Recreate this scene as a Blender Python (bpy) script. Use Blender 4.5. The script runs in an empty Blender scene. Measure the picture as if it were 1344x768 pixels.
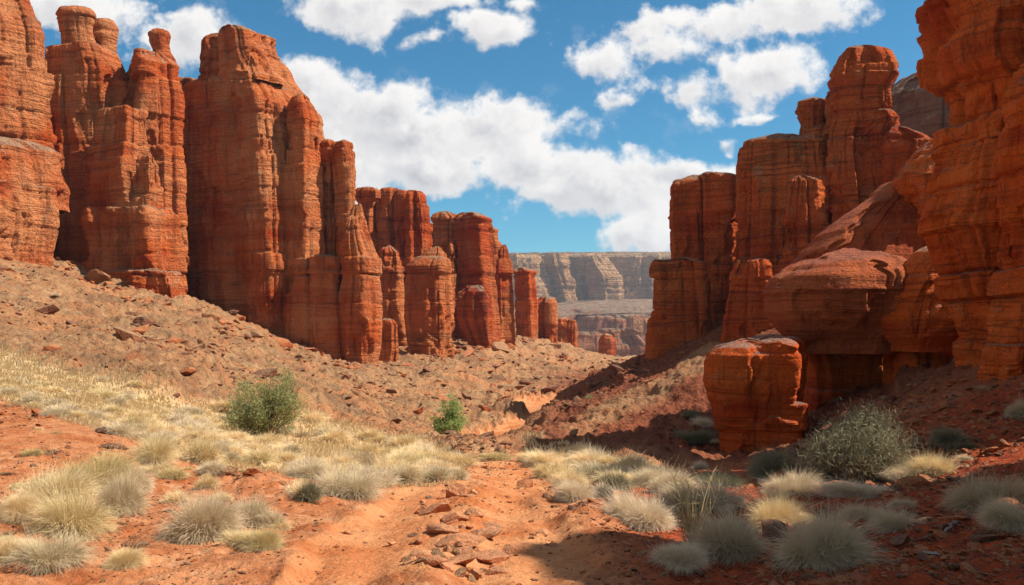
import bpy, math, random
import numpy as np
R = math.radians
rng = np.random.default_rng(7)
random.seed(7)
sc = bpy.context.scene
C = sc.collection

# ------------------------------------------------------------------ camera
F, HZ, CX, CZ = 1100.0, 430.0, 672.0, 1.7        # focal length and horizon of the photograph in its own pixels
cam = bpy.data.cameras.new("camera"); cam.sensor_width = 36; cam.lens = 36 * F / 1344
cam.shift_y = (HZ - 384) / 1344; cam.clip_start = 0.1; cam.clip_end = 20000
co = bpy.data.objects.new("camera", cam); C.objects.link(co)
co.location = (0, 0, CZ); co.rotation_euler = (R(90), 0, 0); sc.camera = co

# ------------------------------------------------------------------ light
SUN_EL, SUN_AZ = 48.0, 4.0            # azimuth measured from +X towards -Y (negative = beyond)
saz, sel = R(SUN_AZ), R(SUN_EL)
SUNV = (math.cos(sel) * math.cos(saz), -math.cos(sel) * math.sin(saz), math.sin(sel))
sd = bpy.data.lights.new("sun", 'SUN'); sd.energy = 5.0; sd.angle = R(0.5); sd.color = (1.0, 0.93, 0.82)
so = bpy.data.objects.new("sun", sd); C.objects.link(so)
so.rotation_euler = (R(90) - sel, 0, math.atan2(SUNV[1], SUNV[0]) + R(90))
vs = sc.view_settings
vs.view_transform = 'Standard'; vs.look = 'None'; vs.exposure = 0.70; vs.gamma = 1; vs.use_curve_mapping = False
sc.render.engine = 'CYCLES'
sc.cycles.max_bounces = 5; sc.cycles.diffuse_bounces = 4; sc.cycles.volume_bounces = 0
sc.cycles.use_denoising = True
sc.cycles.volume_step_rate = 5

class NT:
    """tiny helper for node trees"""
    def __init__(s, nt): s.nt = nt; nt.nodes.clear()
    def n(s, t, ins=None, **kw):
        nd = s.nt.nodes.new(t)
        for k, v in kw.items(): setattr(nd, k, v)
        if ins:
            for k, v in ins.items():
                sk = nd.inputs[k]
                if isinstance(v, bpy.types.NodeSocket): s.nt.links.new(v, sk)
                else: sk.default_value = v
        return nd
    def l(s, a, b): s.nt.links.new(a, b)
    def m(s, op, a, b=0.0, c=None, clamp=False):
        ins = {0: a, 1: b}
        if c is not None: ins[2] = c
        return s.n('ShaderNodeMath', ins, operation=op, use_clamp=clamp).outputs[0]
    def v(s, op, a, b=(0, 0, 0)):
        nd = s.n('ShaderNodeVectorMath', {0: a, 1: b}, operation=op)
        return nd.outputs['Value'] if op in ('LENGTH', 'DOT_PRODUCT') else nd.outputs[0]
    def noise(s, vec, scale, detail=4, rough=0.55, col=False, dist=0.0, lac=2.0):
        nd = s.n('ShaderNodeTexNoise', {'Vector': vec, 'Scale': scale, 'Detail': detail, 'Roughness': rough, 'Distortion': dist, 'Lacunarity': lac})
        return nd.outputs['Color' if col else 'Fac']
    def rng(s, x, a, b, c=0.0, d=1.0, smooth=False):
        nd = s.n('ShaderNodeMapRange', {'Value': x, 'From Min': a, 'From Max': b, 'To Min': c, 'To Max': d})
        if smooth: nd.interpolation_type = 'SMOOTHSTEP'
        return nd.outputs[0]
    def mix(s, f, a, b, mode='MIX'):
        nd = s.n('ShaderNodeMix', None, data_type='RGBA', blend_type=mode)
        for k, v in ((0, f), (6, a), (7, b)):
            if isinstance(v, bpy.types.NodeSocket): s.l(v, nd.inputs[k])
            else: nd.inputs[k].default_value = (*v, 1) if (k > 0 and len(v) == 3) else v
        return nd.outputs[2]
    def ramp(s, f, stops):
        nd = s.n('ShaderNodeValToRGB', {0: f}); e = nd.color_ramp.elements
        while len(e) < len(stops): e.new(0.5)
        for el, (p, c) in zip(e, stops): el.position = p; el.color = (*c, 1)
        return nd.outputs[0]

def build_world():
    w = bpy.data.worlds.new("World"); sc.world = w; w.use_nodes = True
    t = NT(w.node_tree)
    sky = t.n('ShaderNodeTexSky', sky_type='NISHITA', sun_disc=False)
    sky.sun_elevation = sel
    sky.sun_rotation = math.atan2(SUNV[0], SUNV[1])
    sky.altitude = 800; sky.air_density = 1.0; sky.dust_density = 0.25; sky.ozone_density = 2.2
    d = t.n('ShaderNodeTexCoord').outputs['Generated']
    x = t.n('ShaderNodeSeparateXYZ', {0: d})
    y = t.m('MAXIMUM', x.outputs[1], 0.12)
    u = t.m('DIVIDE', x.outputs[0], y); v = t.m('DIVIDE', x.outputs[2], y)
    p = t.n('ShaderNodeCombineXYZ', {0: u, 1: v, 2: 0.0}).outputs[0]
    # cloud banks, each (azimuth/elevation tangents of its centre, half sizes); first four numbers in photograph pixels
    E = [(815, 262, 120, 30), (740, 255, 80, 26), (905, 238, 80, 26), (850, 318, 60, 20), (470, 10, 85, 42), (520, -5, 120, 22), (640, 45, 62, 28), (575, 50, 45, 12), (395, 110, 70, 42), (450, 150, 110, 55), (520, 190, 130, 52),
         (640, 165, 110, 36), (560, 235, 100, 30), (700, 225, 100, 42), (620, 180, 90, 40), (790, 240, 110, 42), (850, 240, 110, 28), (900, 225, 60, 14),
         (835, 310, 60, 26), (880, 290, 40, 20), (500, 160, 60, 55), (790, 77, 44, 24), (880, 60, 46, 20), (850, 35, 40, 16), (880, 18, 40, 12), (895, 115, 58, 24),
         (1010, 95, 62, 40), (1045, 20, 85, 34), (960, 20, 40, 18), (920, 150, 22, 14), (90, 12, 90, 34), (245, 45, 62, 40), (225, 15, 30, 16),
         (680, 5, 30, 8), (1240, 20, 10, 9), (962, 185, 12, 7), (905, 240, 90, 30), (330, 160, 40, 60), (440, 230, 90, 40), (812, 128, 20, 9), (1010, 152, 16, 6)]
    wob = t.v('SUBTRACT', t.noise(p, 7.0, 3, 0.6, col=True), (0.5, 0.5, 0.5))
    pw = t.v('ADD', p, t.v('MULTIPLY', wob, (0.10, 0.06, 0)))
    wob2 = t.v('SUBTRACT', t.noise(p, 26.0, 3, 0.6, col=True), (0.5, 0.5, 0.5))
    pw = t.v('ADD', pw, t.v('MULTIPLY', wob2, (0.030, 0.024, 0)))
    def dens(pp):
        cur = num = den = None
        for (a, b, rx, ry) in E:
            c = ((a - CX) / F, (HZ - b) / F, 0)
            q = t.v('MULTIPLY', t.v('SUBTRACT', pp, c), (F / rx, F / ry, 0))
            e = t.m('MULTIPLY', t.m('SUBTRACT', 1.0, t.v('LENGTH', q)), min(1.25, max(.4, math.sqrt(rx * ry) / 42)))
            cur = e if cur is None else t.m('SMOOTH_MAX', cur, e, 0.3)
            pe = t.m('MAXIMUM', t.m('ADD', e, .25), 0.0); qy = t.m('MULTIPLY', pe, t.v('DOT_PRODUCT', q, (.3, 1, 0)))
            num = qy if num is None else t.m('ADD', num, qy); den = pe if den is None else t.m('ADD', den, pe)
        return cur, t.m('DIVIDE', num, t.m('ADD', den, .08))
    e, lift = dens(pw)
    # unseen cloud banks added beyond the frame, cover set for neutral fill light
    g = t.noise(t.v('MULTIPLY', d, (1, 1, 2.4)), 2.3, 5, 0.6)
    far = t.rng(t.m('ABSOLUTE', u), 0.72, 0.9)
    farv = t.rng(v, 0.45, 0.6); far = t.m('MAXIMUM', far, farv)
    far = t.m('MAXIMUM', far, t.rng(x.outputs[1], 0.2, 0.12))
    e = t.m('MAXIMUM', e, t.m('ADD', t.rng(g, 0.42, 0.58, -1.0, 0.9), t.m('MULTIPLY', t.m('SUBTRACT', far, 1.0), 6.0)))
    n1 = t.m('ADD', t.m('MULTIPLY', t.noise(p, 13.0, 7, 0.62), .72), t.m('MULTIPLY', t.noise(p, 36.0, 5, 0.6), .28))
    f = t.m('ADD', e, t.m('MULTIPLY', t.m('SUBTRACT', n1, 0.5), 4.0))
    alpha = t.rng(f, -0.26, 0.42, 0, 1, True)
    # wisps
    wis = t.rng(t.noise(t.v('ADD', p, (3, 1, 0)), 9.0, 6, 0.62), 0.60, 0.80, 0, 0.35)
    alpha = t.m('MAXIMUM', alpha, t.m('MULTIPLY', wis, t.rng(e, -1.6, -0.2)), clamp=True)
    # relief of the billows: brighter on the side of the sun
    n2 = t.noise(t.v('ADD', p, (0.016, 0.022, 0)), 13.0, 5, 0.58)
    n3 = t.noise(p, 13.0, 5, 0.58)
    rel = t.rng(t.m('SUBTRACT', n3, n2), -0.09, 0.09)
    core = t.rng(f, 0.25, 1.3)
    sh = t.m('SUBTRACT', 1.0, t.m('MULTIPLY', core, t.m('SUBTRACT', 1.0, t.m('MULTIPLY', rel, 0.75))), clamp=True)
    sh = t.m('MULTIPLY', sh, t.rng(t.m('ADD', lift, t.m('MULTIPLY', rel, .5)), -.75, .55, .35, 1.0), clamp=True)
    ccol = t.mix(sh, (0.50, 0.51, 0.56), (0.90, 0.89, 0.885))
    hs = t.n('ShaderNodeHueSaturation', {'Hue': 0.487, 'Saturation': 1.22, 'Value': 1.0, 'Color': sky.outputs[0]}).outputs[0]
    skyc = t.mix(1.0, hs, (0.46, 1.22, 1.40), 'MULTIPLY')
    ccol = t.mix(t.m('MULTIPLY', far, .45), ccol, (0.24, 0.24, 0.25))  # unseen banks greyed to weaken their fill
    cl = t.mix(1.0, ccol, (13.4, 13.2, 12.9), 'MULTIPLY')
    col = t.mix(alpha, skyc, cl)
    bg = t.n('ShaderNodeBackground', {'Color': col, 'Strength': 0.052})
    out = t.n('ShaderNodeOutputWorld'); t.l(bg.outputs[0], out.inputs[0])
build_world()

# ------------------------------------------------------------------ noise in numpy
_pr = np.random.default_rng(99)
PERM = _pr.permutation(4096).astype(np.int32); PERM = np.concatenate([PERM, PERM, PERM[:16]])
G3 = _pr.normal(size=(4096, 3)).astype(np.float32); G3 /= np.linalg.norm(G3, axis=1, keepdims=True)
def perlin(x, y, z=None):
    x = np.asarray(x, np.float32); y = np.asarray(y, np.float32)
    z = np.zeros_like(x) if z is None else np.asarray(z, np.float32)
    flat2 = not z.any()
    xi = np.floor(x).astype(np.int32); yi = np.floor(y).astype(np.int32); zi = np.floor(z).astype(np.int32)
    fx = x - xi; fy = y - yi; fz = z - zi
    u = fx * fx * fx * (fx * (fx * 6 - 15) + 10); v = fy * fy * fy * (fy * (fy * 6 - 15) + 10); w = fz * fz * fz * (fz * (fz * 6 - 15) + 10)
    xi &= 4095; yi &= 4095; zi &= 4095
    def c(dx, dy, dz):
        h = PERM[(PERM[(PERM[(xi + dx) & 4095] + yi + dy) & 4095] + zi + dz) & 4095]
        g = G3[h]
        return g[..., 0] * (fx - dx) + g[..., 1] * (fy - dy) + g[..., 2] * (fz - dz)
    def plane(dz):
        a = c(0, 0, dz); b = c(1, 0, dz); d = c(0, 1, dz); e = c(1, 1, dz)
        a = a + u * (b - a); d = d + u * (e - d)
        return a + v * (d - a)
    p0 = plane(0)
    if flat2: return p0 * 1.4
    p1 = plane(1)
    return (p0 + w * (p1 - p0)) * 1.4
def fbm(x, y, z=None, o=4, g=0.5, ridged=False):
    s = 0; a = 1.0; f = 1.0; tot = 0
    for i in range(o):
        p = perlin(x * f + 17.3 * i, y * f + 9.1 * i, None if z is None else z * f + 5.7 * i)
        if ridged: p = 1 - 2 * np.abs(p)
        s = s + a * p; tot += a; a *= g; f *= 2.03
    return s / tot
def smooth(a, b, x):
    t = np.clip((x - a) / (b - a), 0, 1); return t * t * (3 - 2 * t)

# ------------------------------------------------------------------ ground shape
CP = [  # (photograph column, row, distance): where the land lies
 (672,768,5.5),(400,768,5.5),(200,768,5.5),(0,768,5.1),(-200,768,5.0),(0,700,6.5),(0,640,8.5),(0,600,10.5),(0,560,14),(0,500,20),(0,475,26),(0,420,42),(0,345,62),
 (-250,640,8),(-250,560,13),(-250,470,24),(-250,380,42),(-250,290,62),(100,715,6.6),(268,716,6.8),(200,612,11),(100,560,14.5),(120,500,24),(120,440,44),(120,385,64),
 (250,560,17),(250,520,25),(250,495,32),(250,450,50),(250,402,68),(350,582,22),(400,520,42),(380,462,70),(450,560,27),(450,510,55),(460,490,72),(590,588,34),(560,545,50),(560,500,75),(575,468,100),
 (450,622,13),(400,665,9.5),(300,620,12),(510,640,12),(620,640,11.5),(690,615,16),(650,600,20),(600,604,20),(700,600,21),(620,594,25),(520,700,7.6),(620,700,7.6),(740,690,8.2),(760,650,11.5),
 (650,575,40),(720,530,66),(690,545,55),(760,510,88),(800,488,125),(840,472,180),(650,500,88),(650,456,125),(720,480,125),(720,447,158),(780,470,165),(600,480,100),(500,485,95),
 (930,475,45),(860,520,37),(780,560,33),(720,582,30),(855,478,50),(930,440,51),(1000,412,49),(1080,380,47),(1180,360,45),(1340,330,44),(1500,300,55),(980,624,23.5),(930,568,28),(1000,624,22.5),(930,620,22.5),(1050,608,22.5),(1000,520,34),(1080,500,34),
 (1050,602,20),(1100,640,14),(1340,640,10.5),(1340,560,14),(1340,490,18),(1200,540,20),(1150,582,17),(900,620,17),(850,600,21),(1000,640,13.5),(900,700,8.6),(1200,700,7.8),(1340,768,5.1),(1340,700,7),
 (1120,550,24),(1250,510,22),(1200,480,30),(1340,440,30),(830,690,8.6),(800,640,13),(1600,768,4.8),(1600,640,9),(1600,500,14),(1600,420,20),(1600,350,35),(-900,500,20),(-900,250,60),(2300,600,8),(2300,300,20),(2300,150,60),
 (672,900,3.95),(0,900,3.9),(1344,900,3.8),(672,2400,0.95),(-1500,1100,2.7),(2800,1100,2.6)]
cp = np.array([((a - CX) / F * d, d, CZ - (b - HZ) / F * d) for a, b, d in CP])
def wc(X, Y): return np.stack([1.5 * X / (Y + 3.0), np.log(np.maximum(Y, -1.5) + 3.0)], -1)
def _tps(r2): return 0.5 * r2 * np.log(r2 + 1e-9)
_q = wc(cp[:, 0], cp[:, 1]); _n = len(_q)
_K = _tps(((_q[:, None] - _q[None]) ** 2).sum(-1)) + np.eye(_n) * 0.004
_P = np.concatenate([np.ones((_n, 1)), _q], 1)
_A = np.block([[_K, _P], [_P.T, np.zeros((3, 3))]])
_sol = np.linalg.solve(_A, np.concatenate([cp[:, 2] / (cp[:, 1] + 3.0), np.zeros(3)]))
# warped-space lookup table of the smooth land
_ua = np.linspace(-3.2, 3.2, 260); _vb = np.linspace(math.log(1.4), math.log(260), 260)
_UU, _VV = np.meshgrid(_ua, _vb)
_g = np.stack([_UU.ravel(), _VV.ravel()], -1)
_T = np.empty(len(_g))
for i in range(0, len(_g), 8000):
    s = _g[i:i + 8000]
    _T[i:i + 8000] = _tps(((s[:, None] - _q[None]) ** 2).sum(-1)) @ _sol[:_n] + _sol[_n] + s @ _sol[_n + 1:]
_T = _T.reshape(260, 260)
def bilin(u, v):
    a = np.clip((u - _ua[0]) / (_ua[1] - _ua[0]), 0, 258.999); b = np.clip((v - _vb[0]) / (_vb[1] - _vb[0]), 0, 258.999)
    i = a.astype(int); j = b.astype(int); fa = a - i; fb = b - j
    return (_T[j, i] * (1 - fa) + _T[j, i + 1] * fa) * (1 - fb) + (_T[j + 1, i] * (1 - fa) + _T[j + 1, i + 1] * fa) * fb
def poly_dist(px, py, pts):
    """signed distance (positive inside) in photograph pixels to a closed outline"""
    pts = np.array(pts, float); n = len(pts); dmin = np.full(px.shape, 1e9); ins = np.zeros(px.shape, bool)
    for i in range(n):
        a, b = pts[i], pts[(i + 1) % n]; e = b - a
        wx, wy = px - a[0], py - a[1]
        tt = np.clip((wx * e[0] + wy * e[1]) / (e @ e), 0, 1)
        dmin = np.minimum(dmin, np.hypot(wx - tt * e[0], wy - tt * e[1]))
        cnd = ((a[1] > py) != (b[1] > py))
        with np.errstate(divide='ignore', invalid='ignore'):
            xx = e[0] * (py - a[1]) / (e[1] if e[1] else 1e-9) + a[0]
        ins ^= cnd & (px < xx)
    return np.where(ins, dmin, -dmin)
GRASS = [(-900,440),(0,470),(140,502),(285,540),(420,560),(520,585),(590,600),(612,614),(592,632),(520,645),(440,640),(380,622),(260,610),(170,585),(90,555),(0,525),(-900,505)]
GRASS2 = [(690,600),(760,602),(880,618),(860,640),(760,650),(722,632)]
LIT_STRIP = [(735,588),(790,552),(850,520),(925,472),(960,470),(935,505),(880,540),(820,566),(780,590),(752,598)]  # tan strip of the right slope, its sunlight kept in as paler colour
TRACK = [(330,790),(440,700),(500,655),(560,628),(640,608),(690,604),(725,615),(735,640),(745,655),(700,668),(745,700),(800,740),(770,790)]
SAND2 = [(580,590),(640,566),(690,545),(660,530),(700,522),(760,515),(740,532),(700,556),(690,580),(640,594)]
def coarse(X, Y):
    q = wc(X, Y)
    z = bilin(q[..., 0], q[..., 1]) * (Y + 3.0)
    # beyond 185 m the land falls into a wide basin and rises again towards the far mesa
    f = smooth(150, 230, Y)
    zf = -6.5 - 14 * smooth(190, 420, Y) + 26 * smooth(900, 1400, Y) + 0.02 * np.maximum(-X - 40, 0) * 1.0 + 5 * perlin(X / 90.0, Y / 90.0)
    return z * (1 - f) + zf * f
_ED = {}
def project(X, Y, Z):
    Ys = np.maximum(Y, 0.5)
    return CX + F * X / Ys, HZ - F * (Z - CZ) / Ys
def masks(X, Y):
    Z = coarse(X, Y); px, py = project(X, Y, Z)
    near = (Y < 60)
    wob = fbm(X * 0.8, Y * 0.8, o=3) * 16 + perlin(X * 3.1, Y * 3.1) * 5
    ppx = px + wob; ppy = py + wob * 0.5
    g = smooth(-9, 9, poly_dist(ppx, ppy, GRASS)) * (Y > 5)
    g2 = smooth(-9, 9, poly_dist(ppx, ppy, GRASS2)); st = smooth(-10, 10, poly_dist(ppx, ppy, LIT_STRIP)) * (Y > 20)
    tr = smooth(-22, 26, poly_dist(px + wob * 1.3 + perlin(X * 1.4, Y * 1.4) * 26, py + wob * .6, TRACK)) * (Y < 26)
    s2 = smooth(-5, 5, poly_dist(ppx, ppy, SAND2)) * (Y > 25) * (Y < 110)
    # talus: everything farther up the valley sides
    tal = smooth(15, 24, Y + 6 * smooth(700, 300, px) * 0 + 4 * fbm(X * .2, Y * .2, o=2))
    tal = tal * (1 - np.clip(g + s2, 0, 1))
    grass = np.clip(g + g2 + 0.08 * st, 0, 1)
    return px, py, grass, tr, s2, tal
def ground_z(X, Y, fine=True):
    X = np.asarray(X, np.float64); Y = np.asarray(Y, np.float64)
    Z = coarse(X, Y)
    if not fine: return Z
    px, py, gr, tr, s2, tal = masks(X, Y)
    amp = np.clip((Y + 6) / 60.0, 0.1, 1.0)
    d = fbm(X / 9, Y / 9, o=2) * 0.55 * amp * (Y < 400)
    rough = 1 - 0.75 * tr
    d += fbm(X / 1.7, Y / 1.7, o=3) * 0.11 * rough * (1 - 0.4 * gr)
    d += fbm(X / 0.36, Y / 0.36, o=4, ridged=True) * 0.036 * rough * (1 - .5 * gr)
    d += fbm(X / 0.13, Y / 0.13, o=2) * 0.011 * (0.35 + 0.65 * rough) * smooth(40, 12, Y)
    # runnels and low ledges of rock down the talus
    run = fbm(X / 3.2, Y / 9.0, o=4, ridged=True)
    side = np.sign(X + 2)
    run = fbm((Y * 0.9 + X * 0.25) / 2.4, (X - side * Y * .2) / 11.0, o=4, ridged=True)
    d += tal * run * 0.42 * smooth(20, 60, Y) * (Y < 260)
    lump = fbm(X / 1.5, Y / 1.5, o=4, ridged=True)
    d += tal * np.maximum(lump - 0.05, 0) * 0.62 * (Y < 260)
    led = np.modf((Z + 0.5 * fbm(X / 6, Y / 6, o=2) + 50) / 1.15)[0]
    d += tal * (smooth(0.0, 0.13, led) - led) * 0.38 * 1.5 * smooth(-0.05, 0.2, fbm(X / 8 + 31, Y / 8, o=2)) * (Y < 260)
    # right-hand foreground: layered red rubble banks
    rb = smooth(930, 1080, px) * smooth(27, 20, Y)
    led2 = np.modf((Z * 1.0 + 0.22 * fbm(X / 1.8, Y / 1.8, o=3) + 0.1 * X + 50) / 0.32)[0]
    d += rb * ((smooth(0, .25, led2) - led2) * 0.10 * smooth(-.1, .3, fbm(X / 1.3, Y / 1.3 + 9, o=2)) + fbm(X / .55, Y / .9, o=4, ridged=True) * 0.09)
    # ruts and washed ripples along the track
    lat = (px - (600 + (700 - py) * .35)) / 60.0
    d += tr * smooth(22, 12, Y) * (0.014 * np.sin(lat * 5 + 1.5 * perlin(X / 2, Y / 2)) + 0.03 * fbm(X / .7, Y / 2.2, o=4, ridged=True) + 0.012 * fbm(X / .12, Y / .12, o=2, ridged=True))
    # banks beside the track
    e = smooth(0, .5, tr) * smooth(1, .5, tr) * smooth(25, 9, Y)
    d += e * (0.015 + 0.05 * fbm(X / .4, Y / .4, o=3, ridged=True)) - 0.04 * tr
    # berm at the right edge of the track, broken ridge of clods along its middle
    b1 = np.exp(-(((px - 775) / 38) ** 2 + ((py - 690) / 16) ** 2)) * (Y < 20); d += 0.16 * b1
    cl = np.abs(px - (560 + (768 - py) * 0.55)); ridge = np.exp(-(cl / 45) ** 2) * smooth(15, 11, Y) * (Y > 3)
    d += smooth(16, 11, Y) * (1 - tr) * (np.maximum(fbm(X / .8 + 9, Y / .8, o=5, ridged=True, g=.6), -.1) * .075 + smooth(.1, .3, fbm(X / .3, Y / .3 + 5, o=2)) * .022)
    d += ridge * (0.03 + 0.10 * np.maximum(fbm(X / .5 + 4, Y / .5, o=4, ridged=True), -.2))
    lb = np.exp(-(((px - 350) / 75) ** 2 + ((py - 650 - (px - 350) * .12) / 15) ** 2)) * (Y < 20); d += lb * (0.08 + 0.16 * fbm(X / .5, Y / .5, o=3, ridged=True))
    return Z + d

# ------------------------------------------------------------------ object helpers
def mesh_obj(name, verts, faces, mats=None, parent=None, loc=None, smooth_sh=True, attrs=None, mat_idx=None):
    """verts (n,3), faces: list of index arrays with 3 or 4 columns"""
    me = bpy.data.meshes.new(name)
    verts = np.asarray(verts, np.float32)
    if loc is not None: verts = verts - np.asarray(loc, np.float32)
    fl = [np.asarray(f, np.int32) for f in (faces if isinstance(faces, list) else [faces]) if len(f)]
    nl = sum(f.size for f in fl); nf = sum(len(f) for f in fl)
    me.vertices.add(len(verts)); me.vertices.foreach_set('co', verts.ravel())
    me.loops.add(nl); me.polygons.add(nf)
    me.loops.foreach_set('vertex_index', np.concatenate([f.ravel() for f in fl]))
    st = np.concatenate([np.full(len(f), f.shape[1], np.int32) for f in fl])
    me.polygons.foreach_set('loop_start', np.concatenate([[0], np.cumsum(st)[:-1]]).astype(np.int32))
    me.polygons.foreach_set('use_smooth', np.full(nf, bool(smooth_sh)))
    if attrs:
        for k, a in attrs.items():
            at = me.attributes.new(k, 'FLOAT_COLOR', 'POINT')
            at.data.foreach_set('color', np.asarray(a, np.float32).ravel())
    if mats: 
        for mt in (mats if isinstance(mats, list) else [mats]): me.materials.append(mt)
    if mat_idx is not None: me.polygons.foreach_set('material_index', np.asarray(mat_idx, np.int32))
    me.update(calc_edges=True)
    o = bpy.data.objects.new(name, me); C.objects.link(o)
    if loc is not None: o.location = loc
    if parent is not None:
        o.parent = parent
        if loc is not None: o.location = tuple(np.array(loc) - np.array(parent.location))
    return o
def tag(o, label=None, cat=None, group=None, kind=None):
    if label: o['label'] = label
    if cat: o['category'] = cat
    if group: o['group'] = group
    if kind: o['kind'] = kind
    return o
def empty(name, loc):
    o = bpy.data.objects.new(name, None); C.objects.link(o); o.location = loc; o.empty_display_size = 0.3; return o

# ------------------------------------------------------------------ materials
def new_mat(name):
    m = bpy.data.materials.new(name); m.use_nodes = True
    return m, NT(m.node_tree)
def finish(t, col, rough=0.9, normal=None, spec=0.15, extra=None):
    ins = {'Base Color': col, 'Roughness': rough, 'Specular IOR Level': spec}
    if normal is not None: ins['Normal'] = normal
    if extra: ins.update(extra)
    b = t.n('ShaderNodeBsdfPrincipled', ins); o = t.n('ShaderNodeOutputMaterial'); t.l(b.outputs[0], o.inputs[0])
def rock_mat(name, s=1.0, a=(0.50, 0.155, 0.05), b=(0.30, 0.062, 0.022), c=(0.60, 0.27, 0.12), cap=(0.42, 0.33, 0.26), stain=(0.13, 0.035, 0.02), bump=1.0, line=0.5, capth=0.62, pale=0.6):
    """s: size of the pattern in metres relative to a tower 80 m away"""
    a, b, c, cap, stain = [(.77 * k_[0], .68 * k_[1], .64 * k_[2]) for k_ in (a, b, c, cap, stain)]
    m, t = new_mat(name)
    geo = t.n('ShaderNodeNewGeometry'); P = geo.outputs['Position']
    wn = t.v('SUBTRACT', t.noise(P, 0.35 / s, 3, 0.5, col=True), (0.5, 0.5, 0.5))
    Pw = t.v('ADD', P, t.v('MULTIPLY', wn, (0, 0, 0.5 * s)))
    bands = t.noise(t.v('MULTIPLY', Pw, (0.03 / s, 0.03 / s, 0.8 / s)), 1.0, 6, 0.62)
    fine = t.noise(t.v('MULTIPLY', Pw, (0.12 / s, 0.12 / s, 5.0 / s)), 1.0, 4, 0.6)
    big = t.noise(P, 0.16 / s, 4, 0.55)
    ver = t.noise(t.v('MULTIPLY', P, (0.9 / s, 0.9 / s, 0.07 / s)), 1.0, 6, 0.65)
    patch = t.noise(P, 0.8 / s, 6, 0.62)
    grain = t.noise(P, 9.0 / s, 5, 0.7)
    col = t.mix(t.rng(bands, 0.36, 0.62), b, a)
    col = t.mix(t.rng(big, 0.38, 0.60, 0, 0.8), col, c)
    col = t.mix(t.rng(fine, 0.54, 0.72, 0, 0.5), col, b)
    col = t.mix(t.rng(fine, 0.44, 0.30, 0, 0.35), col, c)
    # pale crusts flaking off
    pl = t.m('MULTIPLY', t.rng(patch, 0.58, 0.66), t.rng(big, 0.40, 0.56)); pl = t.m('MULTIPLY', pl, pale)
    col = t.mix(pl, col, (0.50, 0.27, 0.13))
    col = t.mix(t.m('MULTIPLY', t.rng(ver, 0.54, 0.70), 0.6), col, stain)
    # thin bedding cracks
    ln = t.noise(t.v('MULTIPLY', Pw, (0.02 / s, 0.02 / s, 0.55 / s)), 1.0, 3, 0.6)
    ln = t.m('ABSOLUTE', t.m('SUBTRACT', ln, 0.5)); ln = t.rng(ln, 0.0, 0.012, line, 0.0)
    col = t.mix(ln, col, (0.07, 0.025, 0.015))
    vl = t.noise(t.v('ADD', t.v('MULTIPLY', P, (0.42 / s, 0.42 / s, 0.035 / s)), (5, 2, 0)), 1.0, 4, 0.6)
    vl = t.m('ABSOLUTE', t.m('SUBTRACT', vl, 0.5)); vl = t.rng(vl, 0.0, 0.009, line, 0.0); vl = t.m('MULTIPLY', vl, t.rng(patch, .42, .52))
    ln = t.m('MAXIMUM', ln, vl); col = t.mix(vl, col, (0.07, 0.025, 0.015))
    ll = t.noise(t.v('ADD', t.v('MULTIPLY', Pw, (0.03 / s, 0.03 / s, 1.3 / s)), (2, 7, 3)), 1.0, 2, 0.5)
    ll = t.m('ABSOLUTE', t.m('SUBTRACT', ll, 0.5)); ll = t.rng(ll, 0.0, 0.02, line * .8, 0.0); ll = t.m('MULTIPLY', ll, t.rng(big, .42, .55))
    ln = t.m('MAXIMUM', ln, ll); col = t.mix(ll, col, (0.10, 0.03, 0.015))
    col = t.mix(1.0, col, t.ramp(grain, [(0.25, (0.62, 0.60, 0.58)), (0.5, (1, 1, 1)), (0.78, (1.3, 1.28, 1.25))]), 'MULTIPLY')
    nz = t.n('ShaderNodeSeparateXYZ', {0: geo.outputs['Normal']}).outputs[2]
    cf = t.rng(t.m('ADD', nz, t.m('MULTIPLY', t.m('SUBTRACT', patch, 0.5), 0.5)), capth - .14, capth + .12)
    capc = t.mix(t.rng(patch, 0.4, 0.6), cap, tuple(0.55 * v for v in cap))
    capc = t.mix(t.rng(grain, 0.45, 0.7), capc, tuple(1.25 * v for v in cap))
    col = t.mix(t.m('MULTIPLY', cf, 0.9), col, capc)
    h = t.m('ADD', t.m('MULTIPLY', fine, 0.22), t.m('MULTIPLY', patch, 0.4))
    h = t.m('ADD', h, t.m('MULTIPLY', t.noise(P, 3.2 / s, 6, 0.7), 0.55))
    h = t.m('ADD', h, t.m('MULTIPLY', bands, 0.5)); h = t.m('SUBTRACT', h, t.m('MULTIPLY', ln, 0.25))
    h = t.m('ADD', h, t.m('MULTIPLY', ver, 0.3))
    vo = t.n('ShaderNodeTexVoronoi', {'Vector': t.v('MULTIPLY', Pw, (0.75 / s, 0.75 / s, 0.5 / s)), 'Scale': 1.0}, feature='DISTANCE_TO_EDGE').outputs['Distance']
    h = t.m('ADD', h, t.m('MULTIPLY', t.rng(vo, 0.0, 0.03), 0.05))
    bp = t.n('ShaderNodeBump', {'Height': h, 'Strength': 1.0 * bump, 'Distance': 0.95 * s}).outputs[0]
    finish(t, col, 0.9, bp, 0.12)
    return m
M_left = rock_mat("red_sandstone", 1.0, a=(0.84, 0.20, 0.045), b=(0.54, 0.070, 0.015), c=(0.92, 0.42, 0.18), stain=(.22,.045,.018), cap=(.56,.40,.27), capth=.72, line=.36)
M_far = rock_mat("distant_red_sandstone", 1.3, a=(0.78, 0.16, 0.034), b=(0.46, 0.058, 0.014), c=(0.88, 0.34, 0.12), cap=(.56,.42,.3), capth=.72)
M_right = rock_mat("shaded_side_sandstone", 0.9, a=(0.88, 0.165, 0.028), b=(0.54, 0.062, 0.012), c=(0.92, 0.28, 0.07), cap=(0.42, 0.29, 0.2), capth=.72)
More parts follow.
